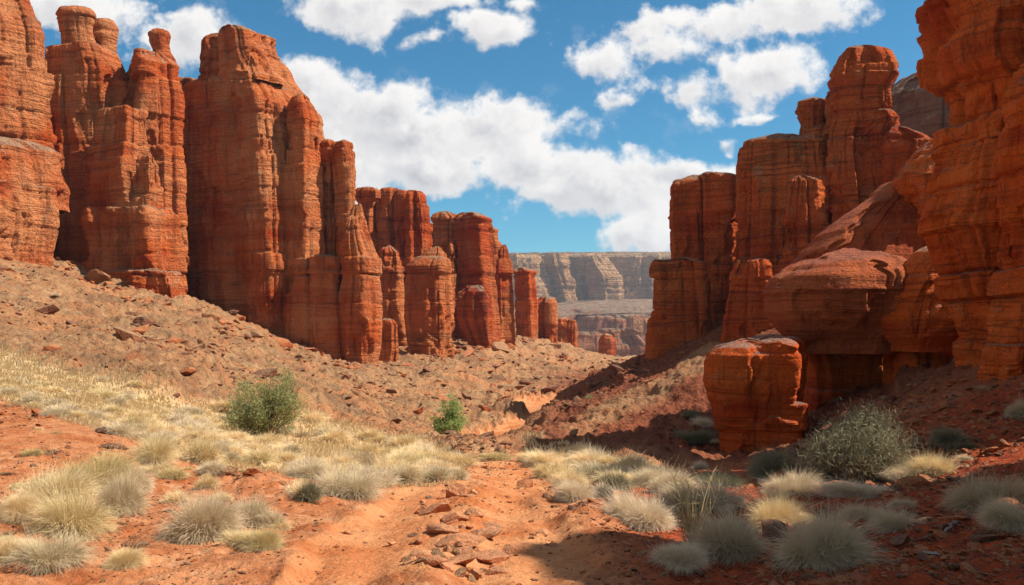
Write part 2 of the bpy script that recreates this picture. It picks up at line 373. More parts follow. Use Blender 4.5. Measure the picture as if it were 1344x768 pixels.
M_hood = rock_mat("orange_hoodoo_sandstone", 0.42, a=(0.92, 0.18, 0.024), b=(0.54, 0.062, 0.012), c=(0.95, 0.24, 0.05), cap=(0.42, 0.28, 0.22), stain=(.2,.035,.012), bump=0.8, capth=0.72, pale=0.35)
M_boul = rock_mat("weathered_boulder_rock", 0.25, a=(0.46, 0.21, 0.10), b=(0.32, 0.12, 0.05), c=(0.56, 0.31, 0.16), cap=(0.54, 0.34, 0.19), capth=0.5, line=0.1)
M_boulr = rock_mat("red_boulder_rock", 0.18, a=(0.60, 0.15, 0.045), b=(0.34, 0.06, 0.02), c=(0.70, 0.28, 0.11), cap=(0.66, 0.30, 0.14), capth=0.6, line=0.1)
M_bould = rock_mat("dark_boulder_rock", 0.25, a=(0.30, 0.12, 0.06), b=(0.17, 0.06, 0.035), c=(0.38, 0.19, 0.11), cap=(0.38, 0.22, 0.14), capth=0.7, line=0.1)
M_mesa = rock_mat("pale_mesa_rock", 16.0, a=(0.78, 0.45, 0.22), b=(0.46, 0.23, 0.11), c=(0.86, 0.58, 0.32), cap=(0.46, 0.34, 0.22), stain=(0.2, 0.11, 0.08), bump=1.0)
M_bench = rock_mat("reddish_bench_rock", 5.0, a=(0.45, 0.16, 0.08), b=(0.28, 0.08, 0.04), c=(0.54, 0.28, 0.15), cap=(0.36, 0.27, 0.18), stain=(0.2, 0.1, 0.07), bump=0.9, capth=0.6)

M_dome = rock_mat('smooth_dome_sandstone', .4, a=(.66, .15, .05), b=(.46, .085, .03), c=(.74, .22, .08), cap=(.50, .20, .13), capth=.85, pale=.15, line=.35)
def ground_mat():
    m, t = new_mat("desert_ground")
    P = t.n('ShaderNodeNewGeometry').outputs['Position']
    at = t.n('ShaderNodeAttribute', attribute_name='cover').outputs['Color']
    s = t.n('ShaderNodeSeparateColor', {0: at}); gr, tr, tal = s.outputs[0], s.outputs[1], s.outputs[2]
    at2 = t.n('ShaderNodeAttribute', attribute_name='cover_b').outputs['Color']
    s2 = t.n('ShaderNodeSeparateColor', {0: at2}); rb, nearf, basin = s2.outputs[0], s2.outputs[1], s2.outputs[2]
    n0 = t.noise(P, 0.22, 5, 0.6); n1 = t.noise(P, 1.1, 6, 0.62); n2 = t.noise(P, 5.0, 7, 0.68); n3 = t.noise(P, 26.0, 5, 0.7)
    soil = t.mix(t.rng(n1, 0.4, 0.62), (0.50, 0.165, 0.06), (0.66, 0.30, 0.14))
    soil = t.mix(t.rng(n2, 0.5, 0.7, 0, .8), soil, (0.34, 0.10, 0.04)); soil = t.mix(t.rng(n2, 0.44, 0.34, 0, .6), soil, (0.70, 0.42, 0.24))
    sand = t.mix(t.rng(n1, 0.38, 0.6), (0.60, 0.20, 0.07), (0.76, 0.35, 0.155))
    sand = t.mix(t.rng(n2, 0.52, 0.68, 0, .6), sand, (0.62, 0.22, 0.09))
    col = t.mix(t.rng(t.m('ADD', tr, t.m('MULTIPLY', t.m('SUBTRACT', n1, .5), 1.0)), 0.3, 0.7), soil, sand)
    red = t.mix(t.rng(n2, 0.42, 0.6), (0.46, 0.085, 0.028), (0.27, 0.055, 0.025))
    red = t.mix(t.rng(n1, 0.55, 0.68, 0, .7), red, (0.42, 0.2, 0.12))
    col = t.mix(rb, col, red)
    ta = t.mix(t.rng(n1, 0.38, 0.62), (0.32, 0.165, 0.08), (0.54, 0.325, 0.165))
    stk = t.noise(t.v('MULTIPLY', P, (0.10, 0.8, 0.3)), 1.0, 5, .6); ta = t.mix(t.rng(stk, .5, .62, 0, .6), ta, (0.60, 0.25, 0.11)); ta = t.mix(t.rng(stk, .46, .36, 0, .5), ta, (0.30, 0.18, 0.11))
    ta = t.mix(t.rng(n0, 0.50, 0.62, 0, .5), ta, (0.62, 0.25, 0.10))
    ta = t.mix(t.rng(n2, 0.53, 0.64, 0, .8), ta, (0.22, 0.12, 0.075))
    ta = t.mix(t.rng(n2, 0.42, 0.34, 0, .6), ta, (0.60, 0.40, 0.22))
    ta = t.mix(t.rng(t.noise(P, .13, 5, .65, dist=.6), .52, .6, 0, .55), ta, (0.25, 0.135, 0.075))
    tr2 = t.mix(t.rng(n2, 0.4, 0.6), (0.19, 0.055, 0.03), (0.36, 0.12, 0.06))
    ta = t.mix(t.m('MULTIPLY', rb, 0.0), ta, tr2)
    darks = t.n('ShaderNodeSeparateXYZ', {0: P})
    col = t.mix(tal, col, ta)
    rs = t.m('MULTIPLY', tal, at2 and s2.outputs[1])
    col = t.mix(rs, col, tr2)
    g = t.mix(t.rng(n1, 0.35, 0.6), (0.80, 0.60, 0.34), (0.66, 0.44, 0.23))
    g = t.mix(t.rng(n2, 0.5, 0.66, 0, .7), g, (0.46, 0.35, 0.2))
    g = t.mix(t.rng(n0, 0.55, 0.66, 0, .5), g, (0.66, 0.36, 0.18))
    col = t.mix(t.rng(t.m('ADD', gr, t.m('MULTIPLY', t.m('SUBTRACT', n2, .5), .8)), 0.35, 0.75), col, g)
    bc = t.mix(t.rng(t.noise(P, 0.02, 5, .6), .4, .6), (0.36, 0.27, 0.17), (0.50, 0.39, 0.26))
    col = t.mix(basin, col, bc)
    col = t.mix(1.0, col, t.ramp(n3, [(0.25, (0.66, 0.62, 0.6)), (0.5, (1, 1, 1)), (0.8, (1.22, 1.2, 1.18))]), 'MULTIPLY')
    col = t.mix(1.0, col, (.80, .78, .76), 'MULTIPLY')
    h = t.m('ADD', t.m('MULTIPLY', n2, 0.12), t.m('MULTIPLY', n3, 0.035))
    h = t.m('ADD', h, t.m('MULTIPLY', t.noise(P, 90.0, 3, .6), 0.006))
    vo = t.n('ShaderNodeTexVoronoi', {'Vector': P, 'Scale': 7.0}, feature='F1').outputs['Distance']
    h = t.m('ADD', h, t.m('MULTIPLY', t.m('MULTIPLY', vo, -0.05), tal))
    h2 = t.m('MULTIPLY', t.m('MULTIPLY', t.noise(P, 1.6, 6, .7), 0.6), tal)
    bp = t.n('ShaderNodeBump', {'Height': t.m('ADD', h, h2), 'Strength': 0.85, 'Distance': 1.0}).outputs[0]
    finish(t, col, 0.95, bp, 0.08)
    return m

# ------------------------------------------------------------------ ground sheet
def build_ground():
    nu, nt = 1150, 1250
    k = np.linspace(-1, 1, nu)
    u = 0.72 * k + 0.9 * np.sign(k) * np.abs(k) ** 9 * 1.0
    # keep most columns inside the picture
    tt = np.linspace(0, 1, nt)
    Yv = np.exp(math.log(5.0) + (math.log(2600.0) - math.log(5.0)) * tt) - 9.0
    # more rows where the sight line meets the ground close by
    Yv = np.interp(np.linspace(0, 1, nt), [0, .07, .42, .62, .80, .93, 1], [0, .055, .245, .40, .555, .66, 1])
    Yv = np.exp(math.log(2.0) + (math.log(2800.0) - math.log(2.0)) * Yv) - 5.0
    U, Y = np.meshgrid(u, Yv)
    X = U * (Y + 7.0) + 26 * U ** 5
    Z = ground_z(X, Y)
    px, py, gr, tr, s2, tal = masks(X, Y)
    far = smooth(170, 260, Y)
    rb = smooth(760, 900, px + 30 * fbm(X, Y, o=2)) * smooth(34, 24, Y)
    rslope = smooth(640, 760, px + (py - 560) * .6) * smooth(14, 22, Y) * smooth(120, 90, Y) * smooth(-4, 2, X - 0.02 * Y) * (1 - .75 * smooth(-6, 6, poly_dist(px, py, LIT_STRIP)))  # red-brown slope soil; sunlit strip painted in as paler ground
    lay = np.stack([gr * (1 - far), np.clip(tr + s2, 0, 1), tal * (1 - far), np.ones_like(gr)], -1)
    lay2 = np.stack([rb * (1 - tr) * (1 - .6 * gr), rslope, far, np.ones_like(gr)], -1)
    idx = np.arange(nu * nt).reshape(nt, nu)
    q = np.stack([idx[:-1, :-1], idx[:-1, 1:], idx[1:, 1:], idx[1:, :-1]], -1).reshape(-1, 4)
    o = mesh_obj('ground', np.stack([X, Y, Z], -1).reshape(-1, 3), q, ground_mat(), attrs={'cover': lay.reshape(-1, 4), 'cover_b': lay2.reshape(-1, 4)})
    tag(o, kind='structure')
build_ground()

# ------------------------------------------------------------------ rock towers
def layer_table(seed, lo, hi, tmin, tmax, groove, gd, step=0.02):
    r = np.random.default_rng(seed); zs = np.arange(lo, hi, step); v = np.zeros_like(zs)
    z = lo; b = []
    while z < hi:
        th = tmin * (tmax / tmin) ** r.random(); o = r.uniform(-1, 1); b.append(z)
        v[(zs >= z) & (zs < z + th)] = o; z += th
    k = max(1, int(groove * 0.6 / step)); ker = np.ones(2 * k + 1) / (2 * k + 1); v = np.convolve(v, ker, 'same')
    for q in b:
        if r.random() < 0.8:
            w = groove * r.uniform(.5, 1.3); v -= gd * r.uniform(.3, 1) * np.exp(-((zs - q) / w) ** 2)
    return zs, v
T_main = layer_table(1, -30, 160, 1.4, 4.6, 0.07, 2.4)
T_fine = layer_table(2, -30, 160, 0.3, 1.3, 0.04, 2.0)
T_jp = layer_table(3, -60, 400, 1.6, 6.0, 0.14, 1.6)
T_js = layer_table(4, -60, 400, 0.5, 2.6, 0.06, 0.7)
LAYB = np.cumsum(np.random.default_rng(5).uniform(1.2, 4.0, 200)) - 40
def plan_shape(seed, n, k, phi, facets, N):
    """closed outline in unit coordinates, x spans -1..1; k is the depth/width ratio"""
    r = np.random.default_rng(seed)
    th = np.linspace(0, 2 * np.pi, 720, endpoint=False)
    c, s = np.cos(th), np.sin(th)
    x = np.sign(c) * np.abs(c) ** (2 / n); y = k * np.sign(s) * np.abs(s) ** (2 / n)
    if facets:
        a = np.sort((np.arange(facets) + r.uniform(-.33, .33, facets)) / facets * 720).astype(int) % 720
        a = np.sort(a); vx, vy = x[a] * r.uniform(.9, 1.05, len(a)), y[a] * r.uniform(.9, 1.05, len(a))
        px = np.append(vx, vx[0]); py = np.append(vy, vy[0])
        L = np.concatenate([[0], np.cumsum(np.hypot(np.diff(px), np.diff(py)))])
        q = np.linspace(0, L[-1], 720, endpoint=False); x = np.interp(q, L, px); y = np.interp(q, L, py)
        ker = np.hanning(5); ker /= ker.sum()
        x = np.convolve(np.tile(x, 3), ker, 'same')[720:1440]; y = np.convolve(np.tile(y, 3), ker, 'same')[720:1440]
    cp_, sp_ = math.cos(phi), math.sin(phi)
    x, y = x * cp_ - y * sp_, x * sp_ + y * cp_
    m = (x.max() + x.min()) / 2; h = (x.max() - x.min()) / 2; x = (x - m) / h; y = (y - (y.max() + y.min()) / 2) / h
    # resample: twice as dense on the half that faces the valley
    L = np.concatenate([[0], np.cumsum(np.hypot(np.diff(np.append(x, x[0])), np.diff(np.append(y, y[0]))) * np.where(y < 0.25, 1.0, 0.4))])
    q = np.linspace(0, L[-1], N, endpoint=False)
    return np.interp(q, L, np.append(x, x[0])), np.interp(q, L, np.append(y, y[0]))
def column(name, rows, D, mat, seed, parent=None, k=0.8, n=4.0, phi=0.0, facets=7, amp=1.0, led=1.0, joint=1.0, flute=1.0, round_=0.0,
           dome=0.15, tilt=0.0, sink=3.0, dens=1.0, lean=0.0, extra=None):
    """rows: (photograph row, left column, right column) from the top down, of a solid whose axis stands D metres away"""
    rows = sorted(rows); py = np.array([r[0] for r in rows], float)
    zt = CZ + (HZ - py) / F * D; xl = (np.array([r[1] for r in rows]) - CX) / F * D; xr = (np.array([r[2] for r in rows]) - CX) / F * D
    pix = D / 838.0 * 1.25 / dens
    a_max = (xr - xl).max() / 2
    per = a_max * 2 * (1 + k) * 1.25
    N = int(np.clip(per / pix, 60, 900)); H = zt[0] - zt[-1] + sink
    Mz = int(np.clip(H / pix, 40, 1000))
    ux, uy = plan_shape(seed, n, k, phi, facets, N)
    z = np.linspace(zt[-1] - sink, zt[0], Mz)
    zi = zt[::-1]; cxs = np.interp(z, zi, (xl + xr)[::-1] / 2); hw = np.interp(z, zi, (xr - xl)[::-1] / 2)
    # rounded shoulders at the rim
    rim = max(0.35 * round_ * hw[-1] * 2, pix * 2)
    e = np.clip((z - (zt[0] - rim)) / rim, 0, 1); hw_s = hw * (1 - (0.02 + 0.5 * round_) * (1 - np.sqrt(np.clip(1 - e * e, 0, 1))))
    nc = max(10, int(hw_s[-1] / pix / 1.5))
    sc_ = np.concatenate([np.ones(Mz), np.linspace(1, 0.02, nc + 1)[1:]])
    zz = np.concatenate([z, z[-1] + dome * hw_s[-1] * (1 - np.linspace(1, 0.02, nc + 1)[1:] ** 2)])
    hh = np.concatenate([hw_s, np.full(nc, hw_s[-1])]); cc = np.concatenate([cxs, np.full(nc, cxs[-1])])
    S = sc_[:, None]; HH = hh[:, None]
    X = cc[:, None] + ux[None] * HH * S; Yl = uy[None] * HH * S; Y = D + Yl + lean * (zz[:, None] - zz[0])
    Z = np.repeat(zz[:, None], N, 1)
    wt = smooth(0.75, 1.0, (zz - zz[0]) / (zz[-1] - zz[0]))[:, None]
    Z = Z + tilt * ux[None] * HH * S * wt
    # outline normals and arc length
    dx = np.roll(ux, -3) - np.roll(ux, 3); dy = np.roll(uy, -3) - np.roll(uy, 3); L = np.hypot(dx, dy) + 1e-9
    nx, ny = dy / L, -dx / L
    if (nx * ux + ny * uy).mean() < 0: nx, ny = -nx, -ny
    arc = np.concatenate([[0], np.cumsum(np.hypot(np.diff(ux), np.diff(uy)))]) * hw.mean()
    q = D / 78.0                                      # size of the relief grows with distance so that it reads alike
    qs = max(q, 0.28) ** 0.8
    so_ = seed * 13.7
    wz = fbm(X / (9 * qs) + so_, Y / (9 * qs), Z / (9 * qs), o=3) * 0.45 * qs
    zs = (Z + wz) / qs
    am = 0.7 + 0.6 * (perlin(X / (5 * qs), Y / (5 * qs) + so_, Z / (5 * qs)) + 0.3)
    d = np.interp(zs, *T_main) * 0.11 * led * am + np.interp(zs * 1.0 + 3.3, *T_fine) * 0.028 * led * (1.6 - am)
    ar = (arc[None] + fbm(X / (5 * qs) + so_, Y / (5 * qs), Z / (16 * qs), o=4) * 0.18 * qs) / qs + 40 * (seed % 7)
    lay = np.searchsorted(LAYB, zs.ravel()).reshape(zs.shape)
    shift = (lay * 37.77) % 91
    d += np.interp(ar, *T_jp) * 0.14 * joint + np.interp(ar + shift, *T_js) * 0.07 * joint
    def facet(av, zv, seed_, wmin, wmax, hk, offs, slope):
        rr_ = np.random.default_rng(seed_); ly = np.searchsorted(LAYB * hk, zv.ravel()).reshape(zv.shape)
        bd = np.cumsum(rr_.uniform(wmin, wmax, 900)) - 60; a_ = av + (ly * 37.7) % 83
        ci = np.clip(np.searchsorted(bd, a_.ravel()).reshape(a_.shape), 1, 899); lo_, hi_ = bd[ci - 1], bd[ci]
        hsh = PERM[(ci * 53 + ly * 29 + seed_ * 11) & 4095] / 4096.0 - 0.5; h2 = PERM[(ci * 31 + ly * 71 + seed_ * 7 + 5) & 4095] / 4096.0 - 0.5
        h3 = PERM[(ci * 17 + ly * 13 + seed_ * 3 + 9) & 4095] / 4096.0 - 0.5
        zc_ = (LAYB * hk)[np.clip(ly, 0, 199)]
        edge = np.minimum(a_ - lo_, hi_ - a_); crk = np.exp(-(edge / (0.04 + .06 * offs)) ** 2) * offs * (.05 + .75 * (h3 + .5) ** 2)
        return -crk + hsh * offs + h2 * 2 * slope * (a_ - (lo_ + hi_) / 2) + h3 * 0.12 * slope * (zv - zc_)
    d += facet(ar, zs, seed + 500, 2.6, 7.5, 9.0, 0.75 * joint, 0.17 * joint)
    d += facet(ar, zs, seed + 700, 1.4, 4.0, 2.4, 0.32 * joint, 0.10 * joint)
    d += facet(ar, zs, seed + 900, 0.6, 2.0, 0.8, 0.14 * joint, 0.10 * joint)
    scar = perlin(X / (3.6 * qs) + so_ + 3, Y / (3.6 * qs), Z / (6.5 * qs)) + .25 * perlin(X / (1.1 * qs), Y / (1.1 * qs), Z / (1.5 * qs))
    d -= smooth(.20, .235, scar) * 0.30 + smooth(.36, .385, scar) * 0.22
    ar2 = ar * 0.9 + 60; lay2 = np.searchsorted(LAYB * 2.6, zs.ravel()).reshape(zs.shape); sh2 = (lay2 * 53.31) % 77
    wj = 3.1 + (lay2 % 3) * 1.3
    bg = PERM[(np.floor((ar2 + sh2) / wj).astype(int) * 53 + lay2 * 29 + seed * 11) & 4095] / 4096.0 - 0.5
    
    blk = PERM[(np.floor((ar + shift) / 1.7).astype(int) * 31 + lay * 17 + seed * 5) & 4095] / 4096.0 - 0.5
    d += blk * 0.12 * joint * smooth(-0.1, .25, perlin(X / (6 * qs), Y / (6 * qs), Z / (6 * qs) + so_))
    fl = fbm(X / (3.4 * qs) + so_, Y / (3.4 * qs), Z / (22 * qs), o=3)
    d -= np.abs(fl) * 0.2 * flute - 0.25
    d += fbm(X / (2.6 * qs), Y / (2.6 * qs) + so_, Z / (2.0 * qs), o=5, g=0.7) * 0.13 * amp
    d += np.minimum(fbm(X / (1.5 * qs) + 7, Y / (1.5 * qs) + so_, Z / (1.1 * qs), o=3, ridged=True), 0.35) * 0.16 * amp
    d = (d - d.mean() - .05) * qs
    if extra is not None: d = d + extra(X, Y, Z, project(X, Y, Z))
    lim = HH * 0.45; d = np.clip(d, -lim, lim)
    top = (sc_ < 1)[:, None]
    X = X + d * nx[None] * S; Y = Y + d * ny[None] * S
    tn = fbm(X / (1.4 * qs), Y / (1.4 * qs), o=4) * 0.45 * qs * amp
    Z = Z + np.where(top, tn * (1 - S * 0.5), tn * 0.5 * smooth(zt[0] - 1.5 * qs, zt[0], Z)) 
    nr = len(zz); idx = np.arange(nr * N).reshape(nr, N); nxt = np.roll(idx, -1, 1)
    f = np.stack([idx[:-1], nxt[:-1], nxt[1:], idx[1:]], -1).reshape(-1, 4)
    if ((ux * np.roll(uy, -1) - np.roll(ux, -1) * uy).sum() < 0): f = f[:, ::-1]
    V = np.stack([X, Y, Z], -1).reshape(-1, 3)
    V = np.concatenate([V, [[X[-1].mean(), Y[-1].mean(), Z[-1].mean()]]])
    cidx = len(V) - 1; tri = np.stack([idx[-1], nxt[-1], np.full(N, cidx)], -1)
    loc = (float(cc[0]), float(D), float(zt[-1]))
    return mesh_obj(name, V, [f, tri], mat, parent, loc)
def tower(name, label, cat, parts, group=None):
    """parts: list of (part name, kwargs for column); the thing's empty stands at the first part's foot"""
    if len(parts) == 1:
        o = column(name, **parts[0][1]); return tag(o, label, cat, group, 'thing')
    f = parts[0][1]; r = max(f['rows']); D = f['D']
    e = empty(name, (((r[1] + r[2]) / 2 - CX) / F * D, D, CZ + (HZ - r[0]) / F * D)); tag(e, label, cat, group, 'thing')
    for pn, kw in parts: column(pn, parent=e, **kw)
    return e
P_ = lambda **kw: kw
# --- left wall, near group
tower('sandstone_cliff', 'tall orange cliff at the far left edge rising out of the frame', 'cliff', [
    ('pillar', P_(rows=[(-40, -160, 30), (10, -160, 60), (60, -160, 80), (190, -160, 86), (350, -160, 84)], D=72, mat=M_left, seed=11, n=7, k=.7, phi=-0.95, facets=0))])
tower('rock_buttress', 'low ledged orange buttress in front of the far left cliff', 'rock', [
    ('lower_block', P_(rows=[(250, -120, 84), (300, -120, 88), (352, -120, 76)], D=65, mat=M_left, seed=12, k=.5, phi=-0.55, facets=0, n=8, dome=.05, sink=5)),
    ('upper_block', P_(rows=[(188, -120, 50), (205, -120, 78), (250, -120, 86), (262, -120, 84)], D=66, mat=M_left, seed=13, k=.45, phi=-0.5, facets=0, n=8, dome=.1, sink=1, round_=.15))])
tower('rock_pillar', 'dark banded pillar crowned by two round knobs between the cliffs on the left', 'rock pillar', [
    ('shaft', P_(rows=[(66, 62, 150), (100, 62, 165), (200, 68, 165), (370, 70, 160)], D=73, mat=M_left, seed=14, k=.7, phi=-0.2, n=5, facets=0)),
    ('knob', P_(rows=[(12, 82, 120), (22, 77, 126), (40, 80, 122), (58, 82, 126), (72, 82, 130)], D=73, mat=M_left, seed=15, k=.8, n=2.6, facets=0, led=1.3, flute=.3, joint=.4, sink=.6, round_=.3)),
    ('knob', P_(rows=[(26, 124, 146), (36, 122, 152), (56, 124, 150), (76, 126, 150)], D=74, mat=M_left, seed=16, k=.8, n=2.6, facets=0, led=1.3, flute=.3, joint=.4, sink=.6, round_=.3))])
tower('rock_tower', 'broad sunlit orange tower with stepped ledges and one small knob on top', 'rock tower', [
    ('body', P_(rows=[(72, 168, 216), (90, 160, 236), (140, 152, 243), (250, 148, 246), (400, 140, 252)], D=74, mat=M_left, seed=17, n=8, k=.65, phi=-0.85, facets=0)),
    ('knob', P_(rows=[(40, 200, 222), (46, 196, 224), (58, 197, 222), (68, 202, 224), (80, 200, 232)], D=74, mat=M_left, seed=18, k=.9, n=2.4, facets=0, led=1.2, flute=.2, joint=.3, sink=.6, round_=.3)),
    ('ledge_block', P_(rows=[(146, 130, 196), (180, 122, 200), (215, 116, 200), (250, 116, 205), (285, 118, 205)], D=70, mat=M_left, seed=19, k=.55, n=8, phi=-0.3, facets=0, sink=2, dome=.05)),
    ('ledge_block', P_(rows=[(206, 178, 205), (225, 176, 208), (280, 176, 208)], D=68.5, mat=M_left, seed=20, k=.7, n=8, phi=-0.3, facets=0, sink=1, dome=.05)),
    ('ledge_block', P_(rows=[(274, 116, 212), (285, 114, 220), (350, 116, 226), (372, 118, 228)], D=68, mat=M_left, seed=21, k=.42, n=9, phi=-0.3, facets=0, sink=2, dome=.05)),
    ('pedestal', P_(rows=[(357, 128, 236), (366, 126, 242), (402, 136, 246)], D=66.5, mat=M_left, seed=22, k=.32, n=6, phi=-0.3, facets=0, sink=4, dome=.08))])
tower('massive_tower', 'tallest red tower on the left with a flat pale rimmed cap', 'rock tower', [
    ('body', P_(rows=[(112, 252, 384), (150, 250, 412), (200, 248, 424), (300, 250, 428), (400, 256, 430), (462, 280, 432)], D=79, mat=M_left, seed=23, n=8, k=.75, phi=-0.55, facets=0, sink=6)),
    ('caprock', P_(rows=[(46, 270, 344), (54, 262, 362), (80, 260, 370), (100, 260, 380), (116, 256, 388)], D=79, mat=M_left, seed=24, k=.7, phi=-0.5, n=8, facets=0, led=1.3, sink=.5, dome=.05)),
    ('pillar', P_(rows=[(126, 386, 402), (140, 378, 412), (165, 370, 421), (300, 366, 426), (440, 362, 430)], D=75.5, mat=M_left, seed=25, n=8, k=.7, phi=-0.6, facets=0, sink=5)),
    ('alcove_wall', P_(rows=[(108, 226, 272), (160, 224, 280), (390, 226, 290)], D=84, mat=M_left, seed=26, k=.6, phi=.0, n=4, facets=0))])
tower('slender_pillar', 'pair of slender fluted pillars leaning on the tallest left tower', 'rock pillar', [
    ('shaft', P_(rows=[(184, 426, 437), (190, 422, 441), (300, 418, 446), (480, 414, 450)], D=77, mat=M_left, seed=27, phi=-0.4, k=1, n=5, facets=0, sink=5)),
    ('shaft', P_(rows=[(187, 438, 462), (194, 436, 464), (260, 440, 464), (320, 438, 468), (490, 434, 480)], D=76, mat=M_left, seed=28, phi=-0.4, k=1, n=5, facets=0, sink=5)),
    ('buttress', P_(rows=[(268, 462, 472), (300, 450, 478), (340, 444, 496), (400, 440, 498), (455, 440, 496), (488, 446, 492)], D=73.5, mat=M_left, seed=29, phi=-0.45, k=.8, n=5, facets=0, sink=5, flute=1.3)),
    ('buttress', P_(rows=[(338, 412, 452), (420, 410, 456), (470, 412, 460), (480, 416, 460)], D=74.5, mat=M_left, seed=30, phi=-0.4, k=.9, n=6, facets=0, sink=4))])
# --- left wall, far group
FG = 'dark red towers of the far left group'
tower('rock_tower', 'dark red tower with a row of finger pillars, first behind the left wall', 'rock tower', [
    ('body', P_(rows=[(266, 474, 550), (272, 472, 556), (330, 474, 556), (400, 474, 560), (455, 480, 566)], D=116, mat=M_far, seed=31, k=.6, n=8, phi=-0.25, facets=0, sink=6)),
    ('finger', P_(rows=[(247, 470, 492), (252, 468, 497), (262, 469, 497), (266, 471, 488), (330, 470, 488)], D=113, mat=M_far, seed=32, phi=-0.3, k=1, n=4, facets=0, sink=4, led=.8)),
    ('finger', P_(rows=[(248, 500, 520), (254, 497, 521), (270, 496, 520), (330, 494, 520)], D=114, mat=M_far, seed=33, phi=-0.3, k=1, n=6, facets=0, sink=4)),
    ('finger', P_(rows=[(251, 522, 534), (258, 520, 536), (300, 518, 538), (330, 518, 538)], D=114, mat=M_far, seed=34, phi=-0.3, k=1, n=5, facets=0, sink=4)),
    ('finger', P_(rows=[(250, 538, 550), (256, 536, 556), (272, 535, 560), (310, 534, 564), (350, 534, 566)], D=112, mat=M_far, seed=35, phi=-0.3, k=1, n=5, facets=0, sink=4)),
    ('front_block', P_(rows=[(325, 500, 520), (332, 496, 530), (400, 492, 532), (450, 496, 540)], D=106, mat=M_far, seed=36, k=.8, n=7, phi=-0.3, facets=0, sink=6, round_=.2))])
tower('rock_tower', 'rounded front tower with a pale lit right edge in the far left group', 'rock tower', [
    ('body', P_(rows=[(326, 568, 580), (334, 556, 588), (350, 536, 592), (410, 534, 594), (466, 540, 592)], D=100, mat=M_far, seed=37, k=.8, n=7, phi=-0.35, facets=0, sink=5)),
    ('side_block', P_(rows=[(420, 498, 516), (426, 496, 521), (448, 494, 522)], D=94, mat=M_far, seed=38, k=.8, n=8, phi=-0.3, facets=0, sink=4))])
tower('rock_tower', 'widest tower of the far left group with a dark hollow halfway up', 'rock tower', [
    ('body', P_(rows=[(281, 600, 628), (287, 592, 640), (320, 590, 646), (380, 590, 650), (445, 594, 654)], D=122, mat=M_far, seed=39, k=.75, n=8, phi=-0.45, facets=0, sink=6)),
    ('rear_block', P_(rows=[(280, 570, 592), (286, 565, 600), (350, 562, 600), (450, 562, 600)], D=128, mat=M_far, seed=40, k=.7, n=8, phi=-0.3, facets=0, sink=6)),
    ('rear_wall', P_(rows=[(296, 560, 640), (302, 556, 652), (445, 556, 662)], D=137, mat=M_far, seed=141, k=.3, n=6, facets=0, sink=6)),
    ('front_block', P_(rows=[(376, 612, 640), (384, 602, 646), (420, 604, 648), (452, 618, 650)], D=115, mat=M_far, seed=41, k=.8, n=6, phi=-0.4, facets=0, sink=5, round_=.2))])
tower('pointed_pillar', 'narrow pointed pillar between the widest tower and the blocky stub', 'rock pillar', [
    ('shaft', P_(rows=[(321, 660, 664), (330, 656, 668), (350, 652, 672), (438, 652, 676)], D=128, mat=M_far, seed=42, k=1, n=4, phi=-0.5, facets=5, sink=6, dome=.4)),
    ('rear_slab', P_(rows=[(348, 636, 656), (356, 636, 660), (440, 640, 664)], D=134, mat=M_far, seed=43, phi=-0.3, k=1, n=8, facets=0, sink=6))])
tower('rock_block', 'flat topped red block with a pale lit edge near the valley mouth', 'rock', [
    ('body', P_(rows=[(352, 674, 690), (357, 672, 700), (395, 673, 703), (434, 676, 703)], D=146, mat=M_far, seed=44, k=.9, n=6, phi=-0.3, facets=0, sink=6, flute=.5))])
tower('rock_block', 'last small red block of the left wall beside the far valley', 'rock', [
    ('body', P_(rows=[(392, 704, 728), (398, 699, 729), (448, 700, 730)], D=152, mat=M_far, seed=45, k=.9, n=6, phi=-0.3, facets=0, sink=6, flute=.5))])
for i, (a, b, c, d, D, lb) in enumerate([(740, 418, 450, 9, 175, 'small pale pillar just past the last red block'), (751, 420, 452, 6, 170, 'thin reddish pillar standing on the talus crest by the valley mouth'), (797, 440, 460, 8, 230, 'tiny lit pillar under the pale ledge in the far valley')]):
    tower('stub_pillar', lb, 'rock pillar', [('s', P_(rows=[(b, a - d * .7, a + d * .6), (b + 8, a - d, a + d), (c, a - d, a + d)], D=D, mat=M_far, seed=46 + i, k=1, n=4, facets=0, sink=8))])
# --- right wall
tower('rock_tower', 'flat topped red tower at the left end of the right wall', 'rock tower', [
    ('body', P_(rows=[(234, 884, 950), (240, 878, 966), (282, 878, 968), (340, 880, 966), (420, 872, 964), (474, 868, 964)], D=53, mat=M_right, seed=51, k=.8, n=8, phi=-0.35, facets=0, sink=7, dome=.15, tilt=.12)),
    ('base_block', P_(rows=[(341, 860, 908), (346, 855, 922), (400, 854, 930), (476, 853, 935)], D=49, mat=M_right, seed=52, k=.55, n=9, phi=-.15, facets=0, sink=6, dome=.04))])
tower('rock_tower', 'broad rounded red tower second from left in the right wall', 'rock tower', [
    ('body', P_(rows=[(184, 985, 1068), (192, 968, 1078), (230, 964, 1082), (340, 960, 1084), (445, 950, 1088)], D=49, mat=M_right, seed=53, k=.8, n=7, phi=-0.35, facets=0, sink=5, tilt=-.05)),
    ('front_slab', P_(rows=[(232, 1040, 1058), (240, 1032, 1074), (300, 1022, 1082), (420, 1014, 1082)], D=45, mat=M_right, seed=54, k=.7, n=6, phi=-.3, facets=0, sink=5)),
    ('foot_block', P_(rows=[(342, 962, 1006), (350, 958, 1010), (445, 946, 1016)], D=43.5, mat=M_right, seed=55, k=.5, n=9, phi=-.2, facets=0, sink=5, dome=.04))])
